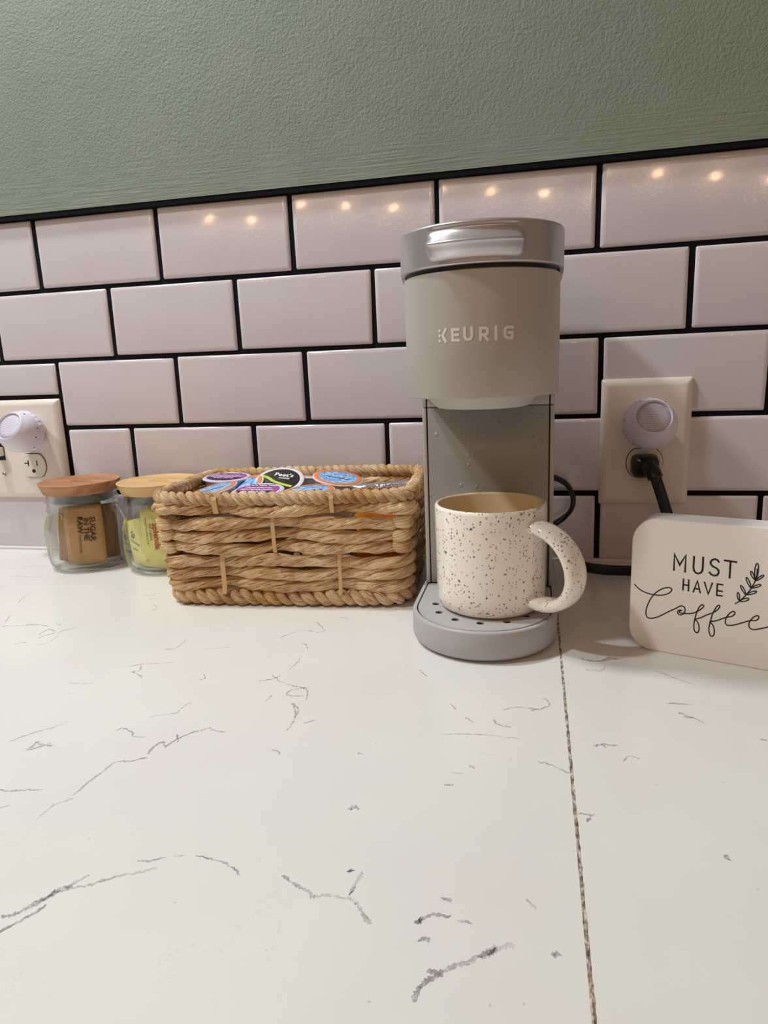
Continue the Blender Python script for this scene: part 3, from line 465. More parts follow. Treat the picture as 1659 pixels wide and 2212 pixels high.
# strokes need equal aspect: build in a (mm-like) frame then map
st = [[(a / SC, b) for a, b in p] for p in raw]
ribbons('logo', st, 0.215, lambda u, w, h: cylmap(u * SC, w, h * 1.0 + 0.0001), LOGO, cm, 0.0001)
vv, ff = [], []
for k in range(3):
    c = len(vv); u0, w0 = 0.1, 0.1 + 0.4 * k
    vv.append(cylmap(u0 * SC, w0, 0.00022))
    for i in range(16): vv.append(cylmap((u0 + 0.125 * math.cos(i * PI / 8)) * SC, w0 + 0.125 * math.sin(i * PI / 8), 0.0002))
    for i in range(16): ff.append((c, c + 1 + i, c + 1 + (i + 1) % 16))
mesh('logo_dots', vv, ff, LOGO, cm, False)
# ================================================================== POWER CORD
cord = thing('power_cord', 'black flat power cord plugged in by the sign and looping behind the coffee maker', 'cord')
X, Z, Y = Vector((1, 0, 0)), Vector((0, 0, 1)), Vector((0, 1, 0))
cp = [((0.6795, -0.026, 0.1075), X), ((0.6825, -0.033, 0.1020), X), ((0.6855, -0.0355, 0.0935), X), ((0.6895, -0.035, 0.082), X), ((0.6945, -0.035, 0.067), X), ((0.6995, -0.037, 0.050), X), ((0.703, -0.041, 0.032), (X + Y * 0.6)),
      ((0.703, -0.047, 0.016), (Y + Z * 0.4)), ((0.694, -0.051, 0.0068), (Y + Z)), ((0.680, -0.0525, 0.0064), (Z + Y * 0.3)), ((0.662, -0.052, 0.0064), Z), ((0.640, -0.051, 0.0064), Z), ((0.622, -0.048, 0.0075), Z), ((0.607, -0.041, 0.0105), (Z + X * 0.2)), ((0.596, -0.032, 0.018), (Z + X)),
      ((0.588, -0.024, 0.030), (X + Z * 0.4)), ((0.575, -0.020, 0.044), (X * 0.6 + Z)), ((0.562, -0.018, 0.060), (X + Y)), ((0.561, -0.017, 0.080), (Y + X * 0.4)), ((0.570, -0.017, 0.0935), (Y + Z * 0.4)), ((0.5845, -0.018, 0.0955), (Y + Z * 0.3)), ((0.600, -0.019, 0.0885), (Y + Z * 0.3)), ((0.6075, -0.020, 0.075), (Y + X * 0.3)),
      ((0.6065, -0.020, 0.062), (Y + X * 0.3)), ((0.598, -0.020, 0.0515), (Y + Z * 0.2)), ((0.585, -0.022, 0.044), (Y + Z * 0.2)), ((0.568, -0.026, 0.038), Y), ((0.555, -0.036, 0.034), Y)]
P = catmull([c[0] for c in cp], 7); Wd = catmull([c[1] for c in cp], 7)
NN, BB = [], []
for i in range(len(P)):
    t = (P[min(i + 1, len(P) - 1)] - P[max(i - 1, 0)]).normalized(); w = Wd[i] - t * Wd[i].dot(t); w.normalize(); NN.append(w); BB.append(t.cross(w).normalized())
def crd(s, th, i):
    a = 0.0053 * math.cos(th); b = math.sin(th); lobe = 0.0021 + 0.0003 * math.cos(3 * a / 0.0053 * PI)
    return a, b * lobe
sweep('cable', P, NN, BB, crd, CORD, cord, 24)
prg = []
for y, hw, z0, z1 in ((-0.0062, 0.0128, 0.0955, 0.1158), (-0.0085, 0.0134, 0.0945, 0.1166), (-0.020, 0.0124, 0.0935, 0.1152), (-0.0255, 0.0092, 0.0950, 0.1125), (-0.029, 0.0062, 0.0965, 0.1095)):
    c = (z0 + z1) / 2; hh = (z1 - z0) / 2; xx = 0.6775 + (0.002 if y < -0.022 else 0)
    prg.append([(xx + hw * math.copysign(abs(math.cos(a)) ** 0.45, math.cos(a)), y, c + hh * math.copysign(abs(math.sin(a)) ** 0.45, math.sin(a))) for a in [2 * PI * i / 32 for i in range(32)]])
vv, ff = loft(prg); sharp(mesh('plug', vv, ff, CORD, cord), 50)
col = [Vector(p) for p in ((0.6785, -0.019, 0.1075), (0.6800, -0.0275, 0.1060), (0.6822, -0.0325, 0.1015), (0.6842, -0.035, 0.0960))]
q = catmull(col, 4); n_, b_ = [], []
for i in range(len(q)):
    t = (q[min(i + 1, len(q) - 1)] - q[max(i - 1, 0)]).normalized(); w = (X - t * X.dot(t)).normalized(); n_.append(w); b_.append(t.cross(w))
sweep('strain_relief', q, n_, b_, lambda s, th, i: (0.0074 * math.cos(th), 0.0062 * math.sin(th)), CORD, cord, 20)
box('prong', (0.6635, -0.0075, 0.1093), (0.666, -0.0055, 0.1103), DARK, cord)
# ================================================================== OUTLETS
def plate_mesh(x0, x1, z0, z1, parent):
    rings = []
    for ins, y in ((0, 0.0008), (0, -0.0012), (0.0009, -0.0028), (0.0028, -0.0048), (0.0055, -0.0062), (0.0075, -0.0064)):
        r = 0.002; a, b, c, d = x0 + ins, x1 - ins, z0 + ins, z1 - ins; q = []
        for cx, cz, t0 in ((b - r, d - r, 0), (a + r, d - r, 90), (a + r, c + r, 180), (b - r, c + r, 270)):
            for k in range(4): t = math.radians(t0 + 30 * k); q.append((cx + r * math.cos(t), y, cz + r * math.sin(t)))
        rings.append(q)
    v, f = loft(rings); return sharp(mesh('cover_plate', v, f, PLATE, parent), 20)
def recept(cx, cz, parent):
    def ring(R, hz, y): return [(cx + max(-R, min(R, R * math.cos(t))), y, cz + max(-hz, min(hz, R * math.sin(t)))) for t in [2 * PI * i / 48 for i in range(48)]]
    v, f = loft([ring(0.0181, 0.0150, -0.0060), ring(0.0181, 0.0150, -0.00655)]); mesh('receptacle_gap', v, f, DARK, parent, False)
    v, f = loft([ring(0.0174, 0.0143, -0.0060), ring(0.0174, 0.0143, -0.0080), ring(0.0169, 0.0138, -0.0086)]); r = sharp(mesh('receptacle', v, f, RECEP, parent), 30)
    for a, b, c, d in ((-0.0072, -0.0058, -0.001, 0.0065), (-0.0118, -0.0058, 0.0022, 0.0034), (0.0052, 0.0066, -0.0005, 0.006)): box('slot', (cx + a, -0.0088, cz + c), (cx + b, -0.008, cz + d), DARK, r)
    v, f = loft([[(cx + 0.0024 * math.cos(t), y, cz - 0.0072 + (0.0026 * math.sin(t) if math.sin(t) > 0 else 0.0020 * math.sin(t))) for t in [2 * PI * i / 20 for i in range(20)]] for y in (-0.008, -0.0088)]); mesh('slot', v, f, DARK, r, False)
    return r
def screw(cx, cz, parent, ang=20):
    v, f = loft([[(cx + r * math.cos(2 * PI * i / 20), y, cz + r * math.sin(2 * PI * i / 20)) for i in range(20)] for r, y in ((0.0030, -0.0062), (0.0030, -0.0070), (0.0016, -0.0077))])
    o = mesh('screw', v, f, SCREW, parent)
    c, s = math.cos(math.radians(ang)), math.sin(math.radians(ang)); a, b = 0.0027, 0.0004
    v, f = loft([[(cx + c * x - s * z, y, cz + s * x + c * z) for x, z in ((-a, -b), (a, -b), (a, b), (-a, b))] for y in (-0.0070, -0.0078)]); mesh('slot', v, f, DARK, o, False)
op = thing('outlet', 'single ivory duplex outlet plate behind the sign with a black plug in it', 'outlet')
plate_mesh(0.6345, 0.7210, 0.0635, 0.1918, op); recept(0.6777, 0.1470, op); recept(0.6777, 0.1075, op); screw(0.6777, 0.1275, op)
ol = thing('outlet', 'wide ivory switch and outlet plate above the left jar, lower socket empty', 'outlet')
plate_mesh(-0.1290, 0.0047, 0.0688, 0.1907, ol); recept(-0.0393, 0.1490, ol); recept(-0.0393, 0.1103, ol); screw(-0.0393, 0.1297, ol, 0)
box('switch_surround', (-0.0905, -0.0068, 0.1170), (-0.0795, -0.0060, 0.1420), DARK, ol)
tg = box('toggle', (-0.0893, -0.019, 0.1225), (-0.0800, -0.006, 0.1335), RECEP, ol, 0.0015)
screw(-0.0845, 0.0995, ol, -25); screw(-0.0845, 0.1600, ol, 10)
def gadget(label, c, nrm):
    g = thing('plug_in_repeller', label, 'plug-in device'); nrm = Vector(nrm).normalized(); c = Vector(c)
    M = nrm.to_track_quat('Z', 'Y').to_matrix()
    R = 0.0245; prof = []
    for i in range(15):
        a = math.radians(-62 + i * (62 + 42) / 14); prof.append((R * math.cos(a) * (1.0 if a > 0 else 1.0), R * math.sin(a)))
    prof = [(0.001, prof[0][1] - 0.0003)] + prof + [(0.0176, 0.0174), (0.0168, 0.0178), (0.0161, 0.0172), (0.0158, 0.0152), (0.0150, 0.0150)]
    v, f = lathe(prof, 56, (0, 0, 0), (True, True)); b = mesh('body', [c + M @ Vector(p) for p in v], f, GADGET, g); sharp(b, 60)
    v, f = lathe([(0.0154, 0.0149), (0.0154, 0.0156), (0.011, 0.0160), (0.004, 0.0162)], 48, (0, 0, 0), (True, True)); mesh('mesh_disc', [c + M @ Vector(p) for p in v], f, MESHD, g)
    # serrated ring against the wall and plug neck
    v, f = [], []
    rg = []
    for y, rr in ((c.y + 0.0060, 0.0232), (c.y + 0.0085, 0.0246), (c.y + 0.0125, 0.0238), (c.y + 0.0155, 0.019), (-0.0088, 0.0150)):
        rg.append([(c.x + (rr + (0.0005 if i % 4 < 2 else 0) * (rr > 0.022)) * math.cos(2 * PI * i / 96), y, c.z + (rr + (0.0005 if i % 4 < 2 else 0) * (rr > 0.022)) * math.sin(2 * PI * i / 96)) for i in range(96)])
    v, f = loft(rg); sharp(mesh('back_ring', v, f, GADGET, g), 40)
    for k, a in enumerate((10, 60, 115, 170, 195, 230, 310, 345)):
        t = math.radians(a); p = c + Vector((math.cos(t) * 0.0242, 0.0015 - 0.004 * (k % 2), math.sin(t) * 0.0242)); p = c + (p - c).normalized() * 0.0245
        vv, ff = lathe([(0.0001, -0.0004), (0.0011, 0.0), (0.0009, 0.0003)], 10, (0, 0, 0), (True, True)); qd = (p - c).normalized().to_track_quat('Z', 'Y').to_matrix()
        mesh('vent', [p + qd @ Vector((x * 1.2, y_ * 0.6, z)) for x, y_, z in vv], ff, DARK, g)
    return g
gadget('white round plug-in device in the right outlet above the black plug', (0.6777, -0.0335, 0.1487), (0.02, -0.86, 0.50))
gadget('white round plug-in device in the left outlet above the empty socket', (-0.0300, -0.0335, 0.1540), (-0.05, -0.86, 0.50))
# ================================================================== MUG
mc = (0.535, -0.2075, 0.0244)
mg = thing('coffee_mug', 'cream ceramic mug with multicoloured speckles on the drip tray', 'mug', mc)
prof = [(0.0005, 0.0012), (0.030, 0.0012), (0.034, 0.0002), (0.0365, 0.0004), (0.0395, 0.0022), (0.0415, 0.0055), (0.0424, 0.010), (0.0427, 0.02), (0.0431, 0.06), (0.0433, 0.0805), (0.0430, 0.0820), (0.0421, 0.0828), (0.0409, 0.0830)]
pin = [(0.0409, 0.0830), (0.0400, 0.0824), (0.0396, 0.0810), (0.0393, 0.06), (0.0388, 0.012), (0.036, 0.0065), (0.030, 0.005), (0.0005, 0.005)]
v, f = lathe(prof, 96, (0, 0, 0), (True, False)); bodym = mesh('body', v, f, MUG, mg)
v, f = lathe(pin, 96, (0, 0, 0), (False, True)); mesh('interior', v, f, MUGIN, mg)
ph = math.radians(-36); D = Vector((math.cos(ph), math.sin(ph), 0)); T = Vector((-math.sin(ph), math.cos(ph), 0))
hp = [(0.0395, 0.0695), (0.0455, 0.0690), (0.0545, 0.0670), (0.0645, 0.0615), (0.0725, 0.0525), (0.0768, 0.0415), (0.0765, 0.0305), (0.0715, 0.0205), (0.0625, 0.0140), (0.0525, 0.0115), (0.0455, 0.0115), (0.0395, 0.0125)]
P = catmull([D * a + Z * b for a, b in hp], 6); NN, BB = [], []
for i in range(len(P)):
    t = (P[min(i + 1, len(P) - 1)] - P[max(i - 1, 0)]).normalized(); NN.append(T); BB.append(t.cross(T).normalized())
nP = len(P)
def hr(s, th, i):
    u = i / (nP - 1); wid = 0.0092 + 0.0018 * math.sin(PI * u); th_ = 0.0050; fl = max(0, 1 - u / 0.10) ** 2 + max(0, 1 - (1 - u) / 0.10) ** 2
    return (wid + 0.002 * fl) * math.copysign(abs(math.cos(th)) ** 0.8, math.cos(th)), (th_ + 0.0025 * fl) * math.copysign(abs(math.sin(th)) ** 0.85, math.sin(th))
sweep('handle', P, NN, BB, hr, MUG, mg, 28)
# ================================================================== SIGN
A = Vector(DATA['signA']); T = Vector(DATA['signT']); Nf = Vector((T.y, -T.x, 0))       # Nf faces the viewer
sg = thing('wooden_sign', 'small white block sign reading MUST HAVE Coffee right of the coffee maker', 'sign')
u0, u1, h0, h1, rr = -0.0208, 0.0885, 0.0, 0.0997, 0.0175
def rrect(ins, dep):
    q = []
    for cu, cv, t0 in ((u1 - rr, h1 - rr, 0), (u0 + rr, h1 - rr, 90), (u0 + rr, h0 + rr, 180), (u1 - rr, h0 + rr, 270)):
        for k in range(13): t = math.radians(t0 + 7.5 * k); q.append(A + T * (cu + (rr - ins) * math.cos(t)) + Z * (cv + (rr - ins) * math.sin(t)) - Nf * dep)
    return q
v, f = loft([rrect(0.0006, 0.0232), rrect(0, 0.0226), rrect(0, 0.0006), rrect(0.0005, 0.0)]); bo = sharp(mesh('block', v, f, EDGEP, sg), 30)
v, f = loft([rrect(0.0009, -0.00002), rrect(0.0009, -0.00012)]); mesh('front_face', v, f, WHITEP, sg, False)
sm_ = lambda a, b, h: A + T * a + Z * b + Nf * (0.0002 + h)
ribbons('lettering_must', DATA['must'], 0.0012, sm_, INK, sg, 0.0001); ribbons('lettering_have', DATA['have'], 0.0010, sm_, INK, sg, 0.0001)
ribbons('lettering_coffee', DATA['coffee'], 0.00075, sm_, INK, sg, 0.0001, smooth=4); ribbons('leaf_drawing', DATA['leaf'], 0.0007, sm_, INK, sg, 0.0001, smooth=2)
# ================================================================== JARS
JS = 1.035
def jar(cx, cy, wood, label):
    j = thing('glass_jar', label, 'jar', (cx, cy, 0))
    out = [(0.004, 0.0022), (0.026, 0.0018), (0.032, 0.0), (0.0352, 0.0), (0.0385, 0.0030), (0.0408, 0.0085), (0.0422, 0.016), (0.0428, 0.026), (0.0428, 0.042), (0.0420, 0.050), (0.0398, 0.0575), (0.0372, 0.0625), (0.0362, 0.0655),
           (0.0372, 0.0672), (0.0382, 0.0685), (0.0374, 0.0702), (0.0364, 0.0716), (0.0362, 0.0765), (0.0370, 0.0778), (0.0382, 0.0790), (0.0372, 0.0804), (0.0364, 0.0816), (0.0362, 0.0862), (0.0352, 0.0868)]
    inn = [(0.0342, 0.0862), (0.0340, 0.0660), (0.0352, 0.0615), (0.0378, 0.0560), (0.0398, 0.0495), (0.0406, 0.042), (0.0406, 0.026), (0.0398, 0.017), (0.0372, 0.0095), (0.033, 0.0058), (0.026, 0.0048), (0.004, 0.0048)]
    v, f = lathe([(r * JS, z) for r, z in out + inn], 72, (0, 0, 0), (True, True)); mesh('glass', v, f, GLASS, j)
    v, f = lathe([(0.0300, 0.0775), (0.0340, 0.0775), (0.0350, 0.0790), (0.0345, 0.0868), (0.0372, 0.0869), (0.0376, 0.0877), (0.0335, 0.0879)], 64, (0, 0, 0), (True, True)); mesh('seal', v, f, SEAL, j)
    v, f = lathe([(0.0385, 0.0880), (0.0390, 0.0874), (0.0400, 0.0882), (0.0418, 0.0935), (0.0436, 0.0978), (0.0444, 0.0993), (0.0440, 0.1000), (0.0425, 0.1002), (0.0412, 0.0994), (0.0398, 0.0988), (0.020, 0.0988), (0.001, 0.0988)], 80, (0, 0, 0), (True, True))
    sharp(mesh('lid', v, f, wood, j), 50)
    st = [[(x, y) for x, y in p] for p in ([(-0.013, 0.0), (-0.008, 0.004), (0, 0.0055), (0.008, 0.004), (0.013, 0), (0.008, -0.004), (0, -0.0055), (-0.008, -0.004), (-0.013, 0)], [(-0.008, 0), (-0.004, 0.002), (0, -0.001), (0.004, 0.002), (0.008, 0)])]
    ribbons('lid_mark', st, 0.0006, lambda a, b, h: (a, b, 0.0989 + h), wood, j, 0.0002, smooth=3)
    return j
J1, J2 = (0.0595, -0.0560), (0.1590, -0.0560)
j1 = jar(*J1, WOOD1, 'glass jar with reddish wooden lid holding brown sugar packets, left of the other jar')
j2 = jar(*J2, WOOD2, 'glass jar with pale wooden lid holding yellow sweetener packets, partly behind the basket')
def emb(parent, pts, a0, zc):
    def fm(u, w, h):
        z = zc + w; r = 0.0428 + h if z < 0.046 else 0.0424 + h; t = a0 + u / 0.0428; return (r * math.cos(t), r * math.sin(t), z)
    ribbons('embossing', pts, 0.0009, fm, GLASS, parent, 0.0006, smooth=4)
emb(j1, [[(-0.008, -0.013), (-0.002, -0.004), (0.003, 0.006), (0.006, 0.014)], [(-0.008, 0.006), (-0.011, 0.011), (-0.008, 0.015), (-0.003, 0.012), (-0.003, 0.005), (-0.008, 0.002)], [(0.000, -0.012), (0.006, -0.008), (0.010, -0.001), (0.008, 0.004), (0.003, 0.0), (0.001, -0.006)], [(-0.012, -0.006), (-0.004, -0.014)]], math.radians(205 + 30), 0.028)
def packet(label, grp, c, w, h, rz, tilt, lean, mat, cat='packet', text=None, band=None, parent=None, name='sweetener_packet', puff=0.0022):
    """paper sachet standing on its short end; faces -y before rotation"""
    g = thing(name, label, cat, c, rz, grp); g.rotation_euler = (lean, tilt, rz)
    nx, nz = 9, 13; v, f = [], []
    for s in (-1, 1):
        for i in range(nz):
            for k in range(nx):
                a, b = -1 + 2 * k / (nx - 1), -1 + 2 * i / (nz - 1)
                p = puff * max(0, (1 - a ** 4)) * max(0, 1 - (b / 0.86) ** 4 if abs(b) < 0.86 else 0) + 0.00015
                v.append((a * w / 2, s * p + 0.0012 * a * a + 0.0006 * math.sin(3 * b + 2 * a), (b + 1) * h / 2))
    o = nx * nz
    for i in range(nz - 1):
        for k in range(nx - 1):
            q = i * nx + k; f.append((q, q + 1, q + nx + 1, q + nx)); f.append((o + q, o + q + nx, o + q + nx + 1, o + q + 1))
    e = [k for k in range(nx)] + [i * nx + nx - 1 for i in range(1, nz)] + [(nz - 1) * nx + k for k in range(nx - 2, -1, -1)] + [i * nx for i in range(nz - 2, 0, -1)]
    for a, b in zip(e, e[1:] + e[:1]): f.append((b, a, o + a, o + b))
    mesh('sachet', v, f, mat, g)
    fm = lambda a, b, h_: (a, -puff * max(0, (1 - (2 * a / w) ** 4)) * max(0, 1 - ((2 * b / h - 1) / 0.86) ** 4 if abs(2 * b / h - 1) < 0.86 else 0) - 0.0005 - h_ + 0.0012 * (2 * a / w) ** 2 + 0.0006 * math.sin(3 * (2 * b / h - 1) + 4 * a / w), b)
    if band: 
        v, f = [], []
        for i in range(5):
            for k in range(9): v.append(fm(-w / 2 + w * k / 8, h * (band[0] + (band[1] - band[0]) * i / 4), 0))
        for i in range(4):
            for k in range(8): q = i * 9 + k; f.append((q, q + 1, q + 10, q + 9))
        mesh('print_band', v, f, band[2], g)
    for (s, size, u, w_, rot, mt, bold) in (text or []):
        ca, sa = math.cos(rot), math.sin(rot)
        text_mesh('print', s, size, lambda x, y, z: fm(u + ca * x - sa * y, w_ + sa * x + ca * y, 0.0001 + z), mt, g, 0.00003, bold)
    return g
DG = math.radians
bx, by = J1
gr1 = 'packets in the left jar'
packet('brown kraft sugar packet with printed outlined lettering at the right of the left jar', gr1, (bx + 0.0125, by - 0.0215, 0.0068), 0.044, 0.067, DG(14), DG(-1), DG(-4), BROWNP,
       text=[('SUGAR', 0.0088, 0.0105, 0.040, -PI / 2 - 0.05, BRINK, 0.0002), ('IN THE', 0.0082, 0.0035, 0.040, -PI / 2 - 0.05, BRINK, 0.0002), ('RAW', 0.0082, -0.003, 0.045, -PI / 2 - 0.05, BRINK, 0.0003), ('CANE SUGAR', 0.0036, -0.0045, 0.024, -PI / 2 - 0.05, BRINK, 0)], name='sugar_packet')
packet('plain brown sugar packet with a torn pale corner in the middle of the left jar', gr1, (bx - 0.0125, by - 0.0185, 0.0068), 0.034, 0.062, DG(-6), DG(6), DG(-3), BROWND, band=(0.90, 1.0, BROWNP), name='sugar_packet')
packet('brown sugar packet turned sideways behind the printed one in the left jar', gr1, (bx + 0.022, by + 0.004, 0.0068), 0.030, 0.064, DG(60), DG(3), DG(-3), BROWND, name='sugar_packet')
packet('brown sugar packet standing at the back of the left jar', gr1, (bx - 0.004, by + 0.014, 0.0068), 0.044, 0.066, DG(-10), DG(0), DG(2), BROWNP, name='sugar_packet')
packet('white packet with a yellow printed top at the far left inside the left jar', gr1, (bx - 0.0295, by - 0.010, 0.0075), 0.020, 0.056, DG(-36), DG(4), DG(-2), PAPERW, band=(0.66, 0.92, YEL), name='sugar_packet', puff=0.0015)
bx, by = J2; gr2 = 'packets in the right jar'
packet('pale yellow sweetener packet with a blue cup drawing at the left of the right jar', gr2, (bx - 0.020, by - 0.0215, 0.0085), 0.032, 0.050, DG(-28), DG(-14), DG(-3), YELLOWP,
       text=[('Sp', 0.010, -0.001, 0.033, -0.3, BLUEI, 0), ('SWEETENER', 0.0034, 0.001, 0.024, -0.5, BLUEI, 0), ('packet', 0.004, 0.001, 0.017, -0.4, BLUEI, 0)])
packet('pale yellow sweetener packet with red and black print in the middle of the right jar', gr2, (bx + 0.003, by - 0.0265, 0.0062), 0.038, 0.066, DG(2), DG(4), DG(-2), YELLOWP,
       text=[('MADE IN THE U.S.A.', 0.0034, -0.010, 0.040, -PI / 2 + 0.15, BRINK, 0), ('Splenda', 0.0095, 0.0015, 0.036, -PI / 2 + 0.15, RED, 0.0002), ('Sweetener', 0.005, 0.0095, 0.036, -PI / 2 + 0.15, BLUEI, 0), ('No Calorie', 0.004, -0.005, 0.040, -PI / 2 + 0.15, BRINK, 0)])
packet('pale yellow sweetener packet with red print low behind the basket edge', gr2, (bx + 0.019, by - 0.020, 0.0062), 0.026, 0.050, DG(22), DG(2), DG(-3), YELLOWP, text=[('Splenda', 0.008, 0.0, 0.024, -PI / 2, RED, 0.0001), ('U.S.A.', 0.0036, -0.008, 0.024, -PI / 2, BRINK, 0)])
packet('plain pale yellow sweetener packet standing at the back of the right jar', gr2, (bx - 0.003, by + 0.006, 0.0062), 0.040, 0.064, DG(-8), DG(0), DG(1), YELLOWP)
# ================================================================== BASKET
BC, BA = (0.3400, -0.1000), math.radians(4)
def perim(hx, hy, rc, n=300):
    """closed rounded rectangle, starts at the middle of the back side; returns local (pos, normal, s)"""
    seg = [('l', (0, hy), (-(hx - rc), hy)), ('a', (-(hx - rc), hy - rc), 90), ('l', (-hx, hy - rc), (-hx, -(hy - rc))), ('a', (-(hx - rc), -(hy - rc)), 180), ('l', (-(hx - rc), -hy), (hx - rc, -hy)), ('a', (hx - rc, -(hy - rc)), 270),
           ('l', (hx, -(hy - rc)), (hx, hy - rc)), ('a', (hx - rc, hy - rc), 0), ('l', (hx - rc, hy), (0, hy))]
    Ls = [(math.dist(s[1], s[2]) if s[0] == 'l' else rc * PI / 2) for s in seg]; tot = sum(Ls); out = []
    for i in range(n):
        d = tot * i / n; k = 0
        while d > Ls[k] and k < len(seg) - 1: d -= Ls[k]; k += 1
        s = seg[k]
        if s[0] == 'l':
            t = d / Ls[k]; p = (s[1][0] + (s[2][0] - s[1][0]) * t, s[1][1] + (s[2][1] - s[1][1]) * t); dx, dy = (s[2][0] - s[1][0]) / Ls[k], (s[2][1] - s[1][1]) / Ls[k]; nr = (dy, -dx)
            nr = (-nr[0], -nr[1]) if nr[0] * p[0] + nr[1] * p[1] < 0 else nr
        else:
            a = math.radians(s[2]) + d / rc; nr = (math.cos(a), math.sin(a)); p = (s[1][0] + rc * nr[0], s[1][1] + rc * nr[1])
        out.append((Vector((p[0], p[1], 0)), Vector((nr[0], nr[1], 0)), tot * i / n))
    return out, tot
def half(z): t = z / 0.105; return 0.1095 + 0.0085 * t, 0.0645 + 0.0085 * t
bk = thing('woven_basket', 'rectangular woven water hyacinth basket full of coffee pods', 'basket', (BC[0], BC[1], 0), BA)
ZR = [0.0190 + 0.0122 * i for i in range(7)]
rg = random.Random(11)
def phase(p, hx, hy):      # weave phase: 1 at corners and front centre, -1 between
    if abs(p.y) >= abs(hy) - 0.017: return math.cos(2 * PI * p.x / 0.112)
    return math.cos(2 * PI * p.y / (hy))
for k in range(7):
    grpA = k in (3, 4, 5); hx, hy = half(ZR[k]); pr, tot = perim(hx, hy, 0.016, 340); pts, NN, BB = [], [], []
    o1, o2, tw = rg.uniform(0, 6), rg.uniform(0, 6), 2 * PI / rg.uniform(0.075, 0.10); zc = (ZR[4] if grpA else (ZR[1] if k < 3 else ZR[6])); beh = []
    for p, nr, s in pr:
        c = phase(p, hx, hy); c = c if grpA else -c          # +1 = behind a post
        b = max(0, c); off = -0.0058 * b * b + 0.0026 * max(0, -c)
        z = ZR[k] + (zc - ZR[k]) * 0.12 * b + 0.0013 * math.sin(s * 38 + o1) + 0.0007 * math.sin(s * 91 + o2)
        if k == 0: z = max(z, 0.0192)
        pts.append(p + nr * off + Z * z); NN.append(nr); BB.append(Z); beh.append(b)
    def rad(s, th, i, o1=o1, o2=o2, tw=tw, beh=beh):
        q = tw * s + o1; thk = 0.0057 * (1 - 0.16 * beh[i]) * (1 + 0.10 * math.sin(s * 70 + o2))
        g = 1.0
        for ph_, dp in ((0, 0.34), (2.1, 0.14), (3.9, 0.30)):
            d = (th - q - ph_ + PI) % (2 * PI) - PI; g -= dp * math.exp(-(d / 0.20) ** 2); g += dp * 0.5 * math.exp(-((d - 0.50) / 0.3) ** 2)
        return 0.0056 * g * math.cos(th), thk * g * math.sin(th)
    sweep('woven_strand', pts, NN, BB, rad, FIB, bk, 28, True, twist_uv=-tw / (2 * PI) * 0.9)
def rope(zc, inset, r, hr_, pitch, n, name, mat, off=0.0, sgn=1):
    hx, hy = half(zc); pr, tot = perim(hx + inset, hy + inset, 0.019, n); turns = round(tot / pitch)
    for s2 in range(2):
        pts, NN, BB = [], [], []; w1 = rg.uniform(0, 6)
        for p, nr, s in pr:
            a = sgn * 2 * PI * turns * s / tot + PI * s2 + off + 0.35 * math.sin(s * 33 + 1) + 0.22 * math.sin(s * 81 + 2)
            pts.append(p + nr * (hr_ * math.cos(a)) + Z * (zc + hr_ * math.sin(a) + 0.0006 * math.sin(s * 27 + 2))); NN.append(nr); BB.append(Z)
        # frames from tangents
        N2, B2 = [], []; m_ = len(pts)
        for i in range(m_):
            t = (pts[(i + 1) % m_] - pts[i - 1]).normalized(); w = (NN[i] - t * NN[i].dot(t)).normalized(); N2.append(w); B2.append(t.cross(w).normalized())
        def rad(s, th, i, w1=w1):
            g = 1 + 0.10 * math.sin(s * 150 + w1)
            for ph_, dp in ((0.6, 0.13), (2.9, 0.16), (4.6, 0.10)):
                d = (th - s * 120 - ph_ + PI) % (2 * PI) - PI; g -= 1.35 * dp * math.exp(-(d / 0.20) ** 2)
            return r * g * math.cos(th), r * g * math.sin(th)
        sweep(name, pts, N2, B2, rad, mat, bk, 16, True, twist_uv=14)
rope(0.1030, 0.0, 0.0038, 0.0032, 0.0168, 680, 'rim_cord', FIBR, sgn=-1)
rope(0.0082, 0.0010, 0.0044, 0.0037, 0.0225, 560, 'base_cord', FIBR, sgn=-1)
# corner knots where the middle rows wrap the corner posts
for cxs in (-1, 1):
    for cys in (-1, 1):
        for k, zk in enumerate((ZR[3] + 0.001, ZR[4], ZR[5] - 0.0005)):
            hx, hy = half(zk); base = Vector((cxs * (hx - 0.0095), cys * (hy - 0.0095), zk)); pts, NN, BB = [], [], []
            a0 = math.atan2(cys, cxs); jx = rg.uniform(-0.15, 0.15)
            for i in range(17):
                u = -1 + i / 8; a = a0 + u * math.radians(78) + jx; nr = Vector((math.cos(a), math.sin(a), 0)); pts.append(base + nr * (0.0100 - 0.0045 * abs(u) ** 3) + Z * (0.0018 * u * (1 if k % 2 else -1))); NN.append(nr); BB.append(Z)
            def rad(s, th, i, k=k):
                u = -1 + i / 8; e = math.sqrt(max(0.04, 1 - u ** 4)); g = 1
                for ph_ in (0.4, 1.7, 3.6, 5.1): d = (th - s * 60 - ph_ - k + PI) % (2 * PI) - PI; g -= 0.13 * math.exp(-(d / 0.2) ** 2)
                return 0.0054 * e * g * math.cos(th), 0.0062 * e * g * math.sin(th)
            sweep('corner_knot', pts, NN, BB, rad, FIB, bk, 20, False, twist_uv=-9)
# basket floor
hx, hy = half(0.006); pr, tot = perim(hx - 0.003, hy - 0.003, 0.014, 60)
v, f = loft([[p + Z * 0.005 for p, n_, s in pr], [p + Z * 0.008 for p, n_, s in pr]]); mesh('basket_floor', v, f, flat('basket_floor_fibre', srgb(120, 84, 52), 0.8), bk, False)
